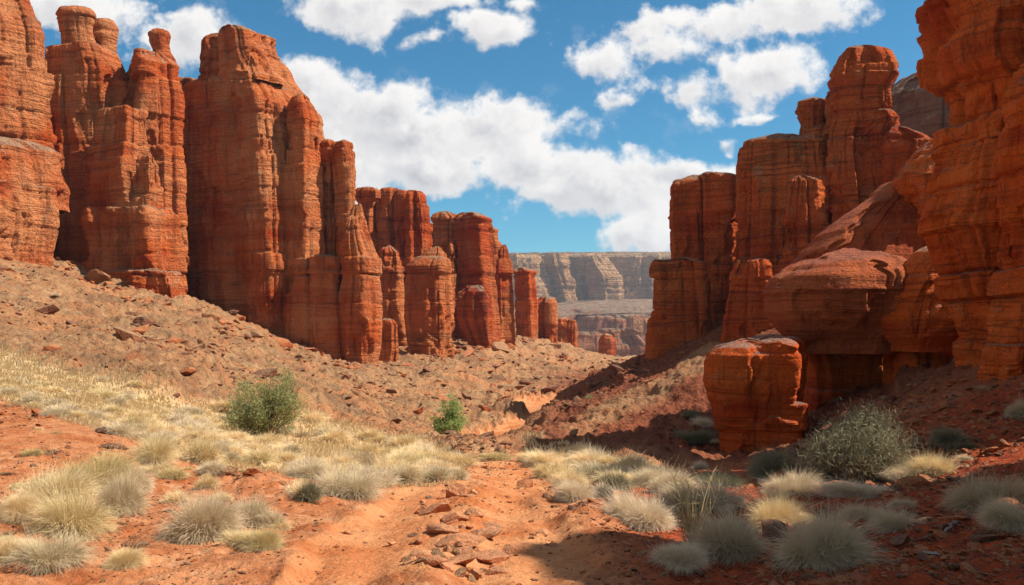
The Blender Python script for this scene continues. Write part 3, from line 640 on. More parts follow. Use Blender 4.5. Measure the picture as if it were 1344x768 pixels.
tower('balanced_tower', 'tall stepped tower with a bulging head and a small knob, in the right wall', 'rock tower', [
    ('body', P_(rows=[(150, 1092, 1166), (162, 1084, 1178), (180, 1080, 1170), (210, 1080, 1170), (250, 1080, 1180), (320, 1076, 1200), (400, 1074, 1210)], D=47, mat=M_right, seed=56, k=.75, n=7, phi=-0.3, facets=0, sink=5)),
    ('neck', P_(rows=[(116, 1094, 1160), (124, 1088, 1162), (150, 1086, 1164), (158, 1086, 1168)], D=47, mat=M_right, seed=57, k=.8, n=6, phi=-.3, facets=0, sink=.6, led=1.3)),
    ('head', P_(rows=[(63, 1110, 1150), (68, 1102, 1160), (84, 1094, 1170), (104, 1094, 1172), (118, 1098, 1164), (126, 1098, 1160)], D=47, mat=M_right, seed=58, k=.85, n=5, phi=-.2, facets=0, sink=.5, led=1.3, flute=.6, round_=.2)),
    ('knob', P_(rows=[(130, 1054, 1078), (135, 1044, 1083), (148, 1044, 1083), (162, 1050, 1080), (184, 1046, 1082)], D=49, mat=M_right, seed=59, k=.8, n=4, phi=-.2, facets=0, sink=2, flute=.3)),
    ('shoulder', P_(rows=[(164, 1075, 1120), (172, 1060, 1130), (190, 1056, 1130)], D=49, mat=M_right, seed=60, k=.7, n=5, facets=0, sink=3, flute=.4, dome=.04)),
    ('side_ledge', P_(rows=[(168, 1168, 1186), (178, 1160, 1206), (190, 1158, 1220), (220, 1160, 1214), (300, 1160, 1220)], D=44, mat=M_right, seed=61, k=.7, n=5, phi=-0.2, facets=0, sink=4, round_=.15))])
tower('rear_hillside', 'dull brown sloping ridge behind the tall stepped tower on the right', 'ridge', [
    ('s', P_(rows=[(88, 1236, 1400), (96, 1216, 1460), (106, 1180, 1500), (140, 1150, 1560), (220, 1130, 1620), (340, 1100, 1650)], D=92, mat=rock_mat('brown_ridge_rock', 1.0, a=(.40, .16, .09), b=(.26, .09, .05), c=(.46, .23, .14), cap=(.40, .26, .19), capth=.5), seed=62, k=.6, n=2.4, facets=0, sink=8, flute=.6, joint=.4))])
def overhang(X, Y, Z, pp): return 0.25 * np.sin(Z * 1.6 + 0.6 * X)
tower('rock_block', 'dark topped overhanging block between the brown ridge and the near right wall', 'rock', [
    ('s', P_(rows=[(176, 1228, 1290), (190, 1208, 1300), (215, 1190, 1300), (232, 1178, 1300), (262, 1184, 1290), (290, 1190, 1290), (340, 1194, 1290)], D=26.5, mat=M_hood, seed=63, k=.7, n=3.6, phi=-.2, facets=7, sink=6, tilt=.2, flute=.6, led=1.6, joint=.45))])
tower('hoodoo', 'great hoodoo with a smooth sloping dome over a bulging orange base', 'hoodoo', [
    ('base', P_(rows=[(430, 1040, 1160), (446, 1044, 1164), (470, 1058, 1162), (486, 1064, 1162), (500, 1066, 1162), (556, 1060, 1164)], D=26.5, mat=M_hood, seed=64, k=.8, n=4, facets=0, sink=2, led=2.2, flute=.6, joint=.8)),
    ('bulge', P_(rows=[(338, 1060, 1180), (350, 1034, 1188), (366, 1016, 1194), (384, 1008, 1194), (410, 1010, 1190), (434, 1026, 1180), (450, 1044, 1170)], D=25.2, mat=M_dome, seed=65, k=.95, n=2.4, facets=0, sink=.3, led=.5, flute=.25, joint=.1, round_=.3, dome=.2)),
    ('dome', P_(rows=[(240, 1164, 1240), (262, 1140, 1250), (285, 1108, 1258), (310, 1078, 1262), (330, 1058, 1262), (345, 1046, 1262), (380, 1036, 1262)], D=27.6, mat=M_dome, seed=66, k=.75, n=3.5, facets=0, sink=.4, led=.8, flute=.5, joint=.3, amp=.8)),
    ('ledge', P_(rows=[(354, 1024, 1046), (360, 1018, 1052), (370, 1020, 1056)], D=25.8, mat=M_dome, seed=67, k=.8, n=3, facets=0, sink=.3, flute=.3))])
tower('hoodoo', 'round boulder headed hoodoo beside the near right wall', 'hoodoo', [
    ('stem', P_(rows=[(440, 1182, 1276), (460, 1176, 1280), (500, 1172, 1290), (528, 1172, 1300)], D=24.5, mat=M_hood, seed=68, k=.8, n=3, facets=7, sink=2, flute=.6, led=2, joint=.8)),
    ('head', P_(rows=[(322, 1218, 1256), (332, 1200, 1272), (350, 1186, 1282), (390, 1164, 1290), (420, 1156, 1290), (440, 1160, 1276), (452, 1172, 1256)], D=23.6, mat=M_hood, seed=69, k=.8, n=2.5, facets=8, sink=.2, led=.7, flute=.4, joint=.25, round_=.2))])
tower('squat_hoodoo', 'squat block hoodoo with a flat grey top at the foot of the right slope', 'hoodoo', [
    ('slab', P_(rows=[(446, 956, 1044), (454, 930, 1054), (466, 922, 1058), (500, 920, 1056), (522, 926, 1050), (538, 938, 1048)], D=24, mat=M_hood, seed=70, k=.7, n=7, phi=-.3, facets=0, sink=.3, led=1.3, flute=.4, joint=.45, dome=.12, tilt=.08)),
    ('stem', P_(rows=[(526, 936, 1050), (545, 940, 1048), (560, 938, 1046), (604, 944, 1050)], D=24.1, mat=M_hood, seed=71, k=.66, n=7, phi=-.2, facets=0, sink=1.5, led=2.2, flute=.6, joint=.6))])
tower('near_cliff', 'towering near orange cliff with undercut ledges at the right edge', 'cliff', [
    ('brow', P_(rows=[(-22, 1226, 1720), (-10, 1220, 1760), (12, 1228, 1780), (40, 1240, 1800), (70, 1234, 1800), (95, 1238, 1800), (125, 1262, 1800), (150, 1262, 1800), (180, 1252, 1800)], D=20, mat=M_hood, seed=72, k=.35, n=4, facets=0, sink=.3, flute=.3, joint=1.6, led=2.4, amp=1.6)),
    ('wall', P_(rows=[(165, 1256, 1800), (200, 1262, 1800), (250, 1250, 1800), (300, 1236, 1800), (350, 1250, 1800), (410, 1270, 1800), (440, 1286, 1800), (480, 1290, 1800)], D=20, mat=M_hood, seed=73, k=.35, n=4.5, facets=0, sink=2.5, flute=.3, joint=1.6, led=2.4, amp=1.6)),
    ('buttress', P_(rows=[(60, 1352, 1600), (120, 1330, 1600), (260, 1322, 1600), (420, 1310, 1600), (500, 1300, 1600)], D=17.5, mat=M_hood, seed=74, k=.4, n=4.5, facets=0, sink=2, flute=.3, joint=1.6, led=2.4, amp=1.6, round_=.2))])
# --- the near cliff runs on towards the viewer, to the right of the photograph
def wcol(name, x0, x1, y, zt, zb, seed, k, mat=None, label=None):
    r = lambda z, a, b: (HZ - (z - CZ) / y * F, CX + a / y * F, CX + b / y * F)
    return tag(kind='thing', o=column(name, [r(zt, x0 + .5, x1), r(zt * .6, x0, x1), r(zb, x0 - .3, x1)], y, mat or M_hood, seed, k=k, n=4, facets=7, sink=2, dens=0.35, round_=.1), label=label, cat='cliff')
wcol('near_cliff', 11.2, 22, 14.5, 10.8, 0, 81, .38, label='cliff continuing toward the viewer beyond the right edge, nearest the towering one')
wcol('near_cliff', 12.2, 24, 8.6, 13.0, 0, 82, .34, label='narrow cliff section beyond the right edge with a knobby crest')
wcol('near_cliff', 11.8, 25, 4.6, 13.8, 0, 83, .30, label='tall cliff section beside the viewer, out past the right edge')
# --- far mesa and benches
tower('far_mesa', 'hazy pale layered mesa closing the valley far away', 'mesa', [
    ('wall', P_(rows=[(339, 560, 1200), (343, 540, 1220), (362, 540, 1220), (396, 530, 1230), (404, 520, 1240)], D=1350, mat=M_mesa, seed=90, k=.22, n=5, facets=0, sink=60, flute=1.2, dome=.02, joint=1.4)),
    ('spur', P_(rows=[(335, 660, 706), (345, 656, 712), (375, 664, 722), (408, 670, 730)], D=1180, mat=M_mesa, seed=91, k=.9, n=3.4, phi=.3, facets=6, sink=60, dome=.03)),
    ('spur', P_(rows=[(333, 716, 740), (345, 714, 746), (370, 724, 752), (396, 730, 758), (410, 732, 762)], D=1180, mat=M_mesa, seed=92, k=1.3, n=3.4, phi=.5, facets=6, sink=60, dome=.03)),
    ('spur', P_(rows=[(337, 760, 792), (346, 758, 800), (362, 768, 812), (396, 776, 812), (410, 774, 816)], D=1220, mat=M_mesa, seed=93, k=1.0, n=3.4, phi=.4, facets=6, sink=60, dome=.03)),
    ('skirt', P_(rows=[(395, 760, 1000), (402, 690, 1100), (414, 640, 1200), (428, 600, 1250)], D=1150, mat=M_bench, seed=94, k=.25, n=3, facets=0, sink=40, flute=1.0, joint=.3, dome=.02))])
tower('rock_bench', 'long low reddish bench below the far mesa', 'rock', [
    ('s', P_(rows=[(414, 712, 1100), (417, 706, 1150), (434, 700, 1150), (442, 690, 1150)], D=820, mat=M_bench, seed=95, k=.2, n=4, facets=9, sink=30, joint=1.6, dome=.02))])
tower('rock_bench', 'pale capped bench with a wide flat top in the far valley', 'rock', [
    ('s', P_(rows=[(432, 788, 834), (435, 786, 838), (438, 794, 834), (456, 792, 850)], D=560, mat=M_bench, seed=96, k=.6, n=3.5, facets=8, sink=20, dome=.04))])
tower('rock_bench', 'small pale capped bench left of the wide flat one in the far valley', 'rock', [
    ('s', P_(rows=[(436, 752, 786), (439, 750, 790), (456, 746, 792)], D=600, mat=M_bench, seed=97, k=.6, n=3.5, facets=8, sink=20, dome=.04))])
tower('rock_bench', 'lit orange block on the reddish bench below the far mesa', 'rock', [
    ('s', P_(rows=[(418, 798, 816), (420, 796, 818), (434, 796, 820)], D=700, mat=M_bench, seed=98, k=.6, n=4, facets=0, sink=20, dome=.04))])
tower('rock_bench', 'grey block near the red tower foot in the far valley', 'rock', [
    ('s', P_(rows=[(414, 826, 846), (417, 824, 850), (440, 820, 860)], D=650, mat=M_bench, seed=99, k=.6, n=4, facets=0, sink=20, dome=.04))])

# ------------------------------------------------------------------ where a photograph pixel meets the land
_ys = np.exp(np.linspace(math.log(3.0), math.log(240), 900))
def hit(px, py):
    X = (px - CX) / F * _ys; Z = CZ + (HZ - py) / F * _ys
    g = coarse(X, _ys); b = np.where(g >= Z)[0]
    y = _ys[b[0]] if len(b) else 240.0
    return (px - CX) / F * y, y
def on_ground(px, py):
    x, y = hit(px, py); return x, y, float(ground_z(np.array([x]), np.array([y]))[0])

# ------------------------------------------------------------------ stones
def rock_proto(seed, sub=3, flat=0.6):
    import bmesh
    bm = bmesh.new(); bmesh.ops.create_icosphere(bm, subdivisions=sub, radius=1)
    r = np.random.default_rng(seed)
    v = np.array([q.co[:] for q in bm.verts]); f = np.array([[q.index for q in p.verts] for p in bm.faces]); bm.free()
    for i in range(11):
        d = r.normal(size=3); d /= np.linalg.norm(d); o = r.uniform(.42, .82); h = v @ d - o
        v = v - np.maximum(h, 0)[:, None] * d
    v += v * (fbm(v[:, 0] * 1.6 + seed, v[:, 1] * 1.6, v[:, 2] * 1.6, o=4) * 0.16)[:, None]
    v *= np.array([1, r.uniform(.65, .9), flat * r.uniform(.8, 1.15)])
    return v, f
def boulder(name, x, y, z, s, seed, mat, rot=None, flat=.6, sub=4, sq=(1, 1, 1)):
    v, f = rock_proto(seed, sub, flat); o = mesh_obj(name, v * s * np.array(sq), f, mat, smooth_sh=False)
    o.location = (x, y, z); o.rotation_euler = rot or (0, 0, seed * 1.3); return o
NB = [ # column, row of the foot, width in pixels, flatness, material, label
 (95,440,34,.9,M_bould,'dark upright boulder with a reddish foot on the upper left talus slope'),
 (186,442,30,1.0,M_bould,'dark jagged boulder on the talus below the stepped tower pedestal'),
 (168,414,12,.8,M_boulr,'small red block at the left end of the pedestal foot'),
 (272,500,14,.7,M_boulr,'small red square block on the talus above the large green bush'),
 (240,508,46,.25,M_boul,'long flat slab on the talus above the pale grass, left of the large green bush'),
 (246,516,30,.5,M_boulr,'reddish block half buried at the upper edge of the pale grass'),
 (655,470,44,.7,M_boul,'large tan boulder on the crest of the talus under the pointed pillar'),
 (727,462,30,.5,M_bould,'dark rounded boulder on the talus below the last red block'),
 (614,470,26,.5,M_boul,'pale angular boulder at the foot of the widest far tower'),
 (650,506,40,.35,M_bould,'dark flat outcrop in the middle of the far talus'),
 (668,522,50,.3,M_boul,'wide pale flat outcrop above the upper sandy patch'),
 (632,585,40,.5,M_boulr,'orange mound beside the dark bank past the small green bush'),
 (185,722,34,.6,M_boulr,'cluster topping pale stone with a dark end among left foreground shrubs'),
 (170,728,22,.7,M_boulr,'orange cube like stone below the pale topped stone on the left'),
 (194,735,22,.7,M_boulr,'shadowed stone right of the orange cube like stone on the left'),
 (70,604,30,.35,M_boul,'flat white stone behind the olive shrubs on the left'),
 (6,632,24,.4,M_boul,'flat white stone at the left edge of the photo'),
 (136,578,26,.6,M_bould,'dark red stone beside the blue grey tuft on the left bank'),
 (150,596,40,.35,M_bould,'layered grey slab left of the olive straw bush'),
 (282,624,28,.7,M_boulr,'rounded red stone at the broken left bank of the track'),
 (300,640,30,.6,M_boul,'pale tilted stone on the broken left bank of the track'),
 (330,648,34,.5,M_boulr,'orange clod at the right end of the broken left bank'),
 (22,768,40,.5,M_boulr,'dark red slab cut by the lower left corner'),
 (1320,692,52,.55,M_boulr,'large smooth orange slab tilted at the right edge'),
 (1225,757,40,.14,rock_mat('white_chip_rock', .15, a=(.75,.7,.64), b=(.62,.56,.5), c=(.8,.76,.7), cap=(.8,.75,.7), stain=(.5,.4,.35), line=0, pale=0),'thin white stone chip on the dark rubble at lower right'),
 (1215,706,34,.5,M_boul,'tan angular stone propped on the rubble at right'),
 (1262,726,40,.35,M_boulr,'flat layered red stone right of the tan propped stone'),
 (1180,742,36,.35,M_bould,'dark flat stone left of the white chip'),
 (1292,748,44,.4,M_bould,'wide dark stone between the white chip and the right edge'),
 (1240,690,26,.6,M_boulr,'small orange ridge stone just above the tan propped stone'),
 (800,540,26,.4,M_boul,'pale boulder pair member on the lit strip of the right slope'),
 (600,596,16,.5,M_bould,'dark stone at the foot of the small green bush'),
 (690,516,22,.4,M_bould,'dark boulder beside the upper sandy patch'),
 (430,478,16,.5,M_bould,'dark boulder at the foot of the slender fluted pillars'),
 (520,492,14,.4,M_boul,'pale stone on the talus right of the fluted buttress foot'),
]
for i, (a, b, w, fl, mt, lb) in enumerate(NB):
    x, y, z = on_ground(a, b); s = w / F * y / 2
    tag(boulder('boulder', x, y, z + s * fl * .25, s, 100 + i, mt, flat=fl, rot=(random.uniform(-.2, .2), random.uniform(-.25, .25), random.uniform(-.5, .5))), lb, 'rock')
# broken stones down the middle of the track: a sequence from the near edge of the picture to the bend
M_track = rock_mat('track_slab_rock', 0.12, a=(.72, .30, .14), b=(.52, .14, .05), c=(.76, .38, .19), cap=(.74, .38, .20), capth=.55, line=.1, bump=.8)
TS = [(598,752,60,.3,'widest flat pale slab nearest the camera in the middle of the track'),(640,735,52,.35,'pale slab overhanging a dark gap on the right of the stone line'),
 (605,728,46,.45,'blocky red faced slab in the middle of the stone line'),(668,728,20,.7,'small dark upright stone at the right end of the stone line'),(560,748,34,.3,'dark edged slab at the left foot of the stone line'),
 (585,712,36,.35,'orange slab left of the blocky red faced slab'),(632,712,38,.3,'flat grey pink slab upper right in the stone line'),(598,694,26,.5,'reddish stone above the blocky slab'),
 (570,680,30,.6,'pale round topped stone where the stone line narrows'),(552,678,18,.6,'small tan stone left of the pale round topped one'),(618,690,24,.4,'thin slab among the reddish upper stones'),
 (596,655,26,.7,'dark wedge shaped stone standing farther up the track'),(612,662,20,.4,'low dark stone beside the dark wedge'),(640,700,30,.25,'sheet like slab leaning to the right in the stone line'),
 (575,760,26,.5,'brown stone at the bottom edge left of the shadow'),(624,760,24,.6,'dark stone at the bottom edge beside the shadow'),(650,752,28,.35,'flat stone where the track shadow begins'),
 (608,742,22,.5,'small stone wedged between the two nearest slabs'),(715,705,14,.5,'little clod right of the stone line'),(725,718,12,.5,'tiny clod below the little clod')]
for i, (a, b, w, fl, lb) in enumerate(TS):
    x, y, z = on_ground(a, b); s = w / F * y / 2 * 1.55
    tag(boulder('slab_stone', x, y, z + s * fl * .2, s, 200 + i, M_track, flat=fl, rot=(random.uniform(-.3, .3), random.uniform(-.3, .3), random.uniform(-.6, .6))), lb, 'rock')
for i in range(70):
    b = random.uniform(640, 766); a = 590 + (768 - b) * -.05 + random.gauss(8, 30) * (.5 + (b - 640) / 160); w = random.uniform(7, 20) * (.6 + (b - 640) / 200)
    x, y, z = on_ground(a, b); s = w / F * y / 2
    o = boulder('track_stone', x, y, z + s * .15, s * 1.2, 700 + i % 9, M_track if i % 3 else M_boul, flat=random.uniform(.3, .8), sub=3, rot=(random.uniform(-.5, .5), random.uniform(-.5, .5), random.uniform(0, 6)))
    tag(o, 'small broken stone in the slab line down the track, one of many', 'rock', 'small stones down the middle of the track')
protos = [boulder('stone', 0, 0, 0, 1, 300 + i, [M_boul, M_bould, M_boulr, M_boul, M_bould, M_boulr][i], flat=[.5, .6, .7, .35, .45, .6][i], sub=3) for i in range(6)]
GR_S = [('tan talus stones', 'loose stone lying on the tan talus slope among many alike'), ('red foreground stones', 'small red stone on the bare red soil, one of many alike'), ('right slope stones', 'loose stone on the shaded slope at right, one of many alike')]
used = [False] * 6
def in_poly_any(a, b): return poly_dist(np.array([a], float), np.array([b], float), GRASS)[0] > -4
cnt = 0
while cnt < 230:
    k = cnt % 3
    if k == 0: a, b = random.uniform(0, 800), random.uniform(370, 570); w = random.choice([5, 6, 7, 9, 14]) * random.uniform(.7, 1.2)
    elif k == 1: a, b = random.uniform(0, 800), random.uniform(590, 765); w = random.uniform(4, 13)
    else: a, b = random.uniform(860, 1340), random.uniform(500, 765); w = random.uniform(8, 26) * (0.5 if b < 600 else 1)
    if in_poly_any(a, b): continue
    x, y = hit(a, b)
    if y > 150 or (k == 0 and (y < 25)): continue
    if k == 2 and y > 30: continue
    j = (random.choice([0, 1, 3, 4, 1, 4]) if k == 0 else random.choice([2, 5, 2, 0]) if k == 1 else random.choice([2, 5, 4, 1]))
    o = protos[j] if not used[j] else protos[j].copy()
    if used[j]: C.objects.link(o)
    used[j] = True
    s = w / F * y / 2; z = float(ground_z(np.array([x]), np.array([y]))[0])
    o.location = (x, y, z + s * .1); o.scale = (s * random.uniform(.8, 1.4), s, s * random.uniform(.7, 1.2)); o.rotation_euler = (random.uniform(-.4, .4), random.uniform(-.4, .4), random.uniform(0, 6.3))
    tag(o, GR_S[k][1], 'rock', GR_S[k][0]); cnt += 1
for j in range(6):
    if not used[j]: bpy.data.objects.remove(protos[j])
def scatter(name, count, region, sizes, mats, seed, sub=1, cover=None):
    """uncountable small stones as one object; region(n) -> photograph columns and distances"""
    r = np.random.default_rng(seed); u, y = region(r, count); x = (u - CX) / F * y
    z = ground_z(x, y); px, py, gr, tr, s2, tal = masks(x, y)
    keep = (r.random(len(x)) < .12 + smooth(-.12, .3, fbm(x / 5 + 40, y / 9, o=3))) & (s2 < .3) & (r.random(len(x)) > np.clip(gr * 1.1 + (tr * .75 if cover is None else 0), 0, .97))
    x, y, z = x[keep], y[keep], z[keep]; n = len(x)
    pr = [rock_proto(400 + i, sub, .6) for i in range(8)]; V = []; Fc = []; mi = []; off = 0
    s = sizes(r, y)
    ang = r.uniform(0, 6.28, n); pk = r.integers(0, 8, n)
    for q in range(8):
        m = pk == q; v, f = pr[q]; k = m.sum()
        if not k: continue
        ca, sa = np.cos(ang[m])[:, None], np.sin(ang[m])[:, None]; ss = s[m][:, None]
        vx = v[None, :, 0] * ss * r.uniform(.7, 1.5, (k, 1)); vy = v[None, :, 1] * ss; vz = v[None, :, 2] * ss * r.uniform(.6, 1.2, (k, 1))
        tl = r.uniform(-.4, .4, (k, 1)); vz = vz + vx * tl
        V.append(np.stack([vx * ca - vy * sa + x[m][:, None], vx * sa + vy * ca + y[m][:, None], vz + z[m][:, None] + ss * .05], -1).reshape(-1, 3))
        Fc.append((f[None] + (np.arange(k) * len(v))[:, None, None] + off).reshape(-1, 3)); off += k * len(v)
        mi.append(np.repeat(r.integers(0, len(mats), k), len(f)))
    o = mesh_obj(name, np.concatenate(V), np.concatenate(Fc), mats, smooth_sh=False, mat_idx=np.concatenate(mi)); return o
def reg_talus(r, n):
    return r.uniform(-60, 860, n), np.exp(r.uniform(math.log(17), math.log(150), n))
o = scatter('scree', 24000, reg_talus, lambda r, y: np.clip(.0017 * y * np.exp(r.normal(0, .8, len(y))), .02, .9), [M_boul, M_bould, M_bould, M_boulr], 1)
tag(o, 'loose scree covering the tan talus slopes', 'scree', kind='stuff')
o = scatter('gravel', 60000, lambda r, n: (r.uniform(-50, 1400, n), np.exp(r.uniform(math.log(4.6), math.log(22), n))), lambda r, y: .0015 * y * np.exp(r.normal(0, .65, len(y))), [M_boulr, M_boulr, M_boul, M_bould], 2)
tag(o, 'small gravel and clods strewn over the red foreground soil', 'gravel', kind='stuff')
o = scatter('rubble', 3600, lambda r, n: (r.uniform(1000, 1420, n) , np.exp(r.uniform(math.log(4.8), math.log(22), n))), lambda r, y: .0048 * y * np.exp(r.normal(0, .5, len(y))), [M_boulr, M_bould, M_boulr], 3, sub=2)
tag(o, 'layered red rubble covering the right foreground bank', 'rubble', kind='stuff')
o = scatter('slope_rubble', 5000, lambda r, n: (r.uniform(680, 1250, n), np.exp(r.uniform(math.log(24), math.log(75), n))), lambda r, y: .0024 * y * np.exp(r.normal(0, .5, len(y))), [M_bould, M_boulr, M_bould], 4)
tag(o, 'dark broken rubble on the shaded right slope', 'rubble', kind='stuff')

FT = [(-20,352),(90,356),(150,392),(246,404),(300,440),(400,470),(462,496),(500,460),(540,458),(590,470),(650,458),(700,446),(735,450)]
def foot_debris():
    r = np.random.default_rng(12); pts = []
    while len(pts) < 1300:
        i = r.integers(0, len(FT) - 1); f = r.random(); a = FT[i][0] * (1 - f) + FT[i + 1][0] * f; b = FT[i][1] * (1 - f) + FT[i + 1][1] * f + abs(r.normal(0, 9)) - 3
        x, y = hit(a, b)
        if y < 170: pts.append((x, y))
    return np.array(pts)
FD = foot_debris()
o = scatter('fallen_rubble', len(FD), lambda r, n: (CX + FD[:, 0] / FD[:, 1] * F, FD[:, 1]), lambda r, y: np.clip(.0032 * y * np.exp(r.normal(0, .6, len(y))), .05, 1.3), [M_boulr, M_boulr, M_boul, M_left], 7, sub=2)
tag(o, 'broken red rubble piled along the foot of the left cliffs', 'rubble', kind='stuff')

# ------------------------------------------------------------------ plants
def plant_mat(name, c1, c2, tip=None, trans=0.25):
    m, t = new_mat(name)
    oi = t.n('ShaderNodeObjectInfo'); at = t.n('ShaderNodeAttribute', attribute_name='tint').outputs['Color']
    s = t.n('ShaderNodeSeparateColor', {0: at})
    col = t.mix(s.outputs[0], c1, c2)
    if tip: col = t.mix(t.m('MULTIPLY', s.outputs[1], .7), col, tip)
    v = t.rng(oi.outputs['Random'], 0, 1, .85, 1.15)
    col = t.n('ShaderNodeHueSaturation', {'Value': v, 'Saturation': t.rng(oi.outputs['Random'], 1, 0, .9, 1.1), 'Color': col}).outputs[0]
    b = t.n('ShaderNodeBsdfDiffuse', {0: col}); tr = t.n('ShaderNodeBsdfTranslucent', {0: col}); mx = t.n('ShaderNodeMixShader', {0: trans, 1: b.outputs[0], 2: tr.outputs[0]})
    o = t.n('ShaderNodeOutputMaterial'); t.l(mx.outputs[0], o.inputs[0]); return m
PM = {
 'straw': plant_mat('dry_straw', (.80, .60, .32), (.64, .46, .24), (.90, .74, .46)),
 'olive': plant_mat('olive_straw', (.50, .39, .16), (.66, .51, .26), (.78, .62, .36)),
 'grey': plant_mat('grey_brush', (.50, .38, .23), (.64, .51, .33), (.74, .60, .41)),
 'sage': plant_mat('blue_grey_sage', (.50, .40, .24), (.64, .52, .33), (.74, .61, .42)),
 'dark': plant_mat('dark_sage', (.20, .18, .10), (.28, .255, .15), (.34, .30, .19)),
 'twig': plant_mat('bare_twigs', (.20, .16, .10), (.34, .30, .2), (.4, .36, .26)),
 'green': plant_mat('fresh_green_leaves', (.22, .23, .08), (.36, .37, .16), (.48, .47, .24), .4),
 'leaf': plant_mat('bright_green_leaves', (.18, .26, .06), (.32, .42, .12), (.42, .5, .2), .4),
 'wood': plant_mat('shrub_wood', (.22, .15, .09), (.32, .24, .16), None, 0),
}
def blades(n, seed, r0=.25, spread=1.0, h=(.7, 1.0), droop=.25, width=.012, up=.35, flatten=.8, wob=.12, clumps=0):
    """cushion of n thin curved blades, unit radius"""
    r = np.random.default_rng(seed)
    ph = r.uniform(0, 6.283, n); ct = r.uniform(0, 1, n) ** .9 * (1 - up * 0) ; el = np.arcsin(np.clip(ct * .97 + .02, 0, 1))
    d = np.stack([np.cos(el) * np.cos(ph) * spread, np.cos(el) * np.sin(ph) * spread, np.sin(el) * flatten + .12], -1)
    bump = 1 + .38 * fbm(d[:, 0] * 2 + seed, d[:, 1] * 2, d[:, 2] * 2, o=3)
    L = r.uniform(h[0], h[1], n) * bump
    rr = r0 * np.sqrt(r.random(n)); ba = ph + r.normal(0, .8, n)
    base = np.stack([rr * np.cos(ba), rr * np.sin(ba), -.05 + 0 * rr], -1)
    w = np.stack([-np.sin(ph), np.cos(ph), r.normal(0, .5, n)], -1); w /= np.linalg.norm(w, axis=1, keepdims=True)
    nc = 5 + seed * 2; ca = r.uniform(0, 6.28, nc); cr = .42 * np.sqrt(r.random(nc)); cs = r.uniform(.45, .85, nc); k = r.integers(0, nc, n)
    base[:, 0] = base[:, 0] * .5 + (cr * np.cos(ca))[k]; base[:, 1] = base[:, 1] * .5 + (cr * np.sin(ca))[k]
    L = L * cs[k] * 1.15; lean = np.stack([cr * np.cos(ca), cr * np.sin(ca), 0 * cr], -1)[k] * .7
    d = d + lean; stray = r.random(n) < .04; L = np.where(stray, L * 1.35, L)
    st0 = r.uniform(.0, .45, n)
    jit = r.normal(0, wob, (n, 3)) * r.uniform(.2, 1.6, (n, 1))
    pts = []
    for q in (0, .36, .7, 1.0):
        s = st0 + (1 - st0) * q
        p = base + d * (L * s)[:, None] + jit * (q * q) * L[:, None] * .6
        p[:, 2] += (.18 * np.sin(s * 3.14) - droop * q * q * np.cos(el)) * L * .6
        pts.append(p)
    ws = width * r.uniform(.6, 1.4, n)
    V = []; 
    for i, (p, k) in enumerate(zip(pts, (1, .9, .65, .12))):
        V += [p - w * (ws * k)[:, None], p + w * (ws * k)[:, None]]
    V = np.stack(V, 1).reshape(-1, 3)
    b = (np.arange(n) * 8)[:, None]
    f = np.concatenate([b + np.array([[2 * i, 2 * i + 1, 2 * i + 3, 2 * i + 2]]) for i in range(3)], 0)
    t0 = np.repeat(np.clip(r.random(n) * .6 + .4 * (.5 + fbm(d[:, 0] * 3, d[:, 1] * 3, d[:, 2] * 3 + seed, o=2)), 0, 1), 8); t1 = np.tile([0, 0, .25, .25, .6, .6, 1, 1], n) 
    at = np.stack([t0, t1, 0 * t0, 1 + 0 * t0], -1)
    V[:, 2] = np.maximum(V[:, 2], -.12)
    V[:, 0] += .22 * V[:, 2] * math.sin(seed * 2.1); V[:, 1] += .22 * V[:, 2] * math.cos(seed * 3.3)
    return V, f, at
BL = {}
def cushion(kind, style, seed):
    key = (kind, style, seed)
    if key not in BL:
        a = {'near': dict(n=13000, width=.0036, wob=.26), 'mid': dict(n=4000, width=.0075, wob=.24), 'far': dict(n=800, width=.018, wob=.2),
             'tall': dict(n=4200, width=.006, spread=.75, flatten=1.15, droop=.1, wob=.2)}[style]
        V, f, at = blades(seed=seed, **a)
        BL[key] = mesh_obj('cushion_shrub', V, f, PM[kind], smooth_sh=False, attrs={'tint': at}); return BL[key], True
    o = BL[key].copy(); C.objects.link(o); return o, False
def plant(a, b, w, h, kind, label=None, group=None, name='cushion_shrub', style=None, cat='shrub'):
    x, y = hit(a, b); y2 = y
    wm, hm = w / F * y, h / F * y
    y = y + wm * .30; x = (a - CX) / F * y
    if style is None: style = 'near' if w > 55 else 'mid' if w > 26 else 'far'
    o, first = cushion(kind, style, random.randint(1, 3))
    o.name = name; z = float(ground_z(np.array([x]), np.array([y]))[0])
    o.location = (x, y, z + .02 * hm); o.scale = (wm / 2.0, wm / 2.1, hm / .86); o.rotation_euler = (0, 0, random.uniform(0, 6.28))
    return tag(o, label, cat, group)
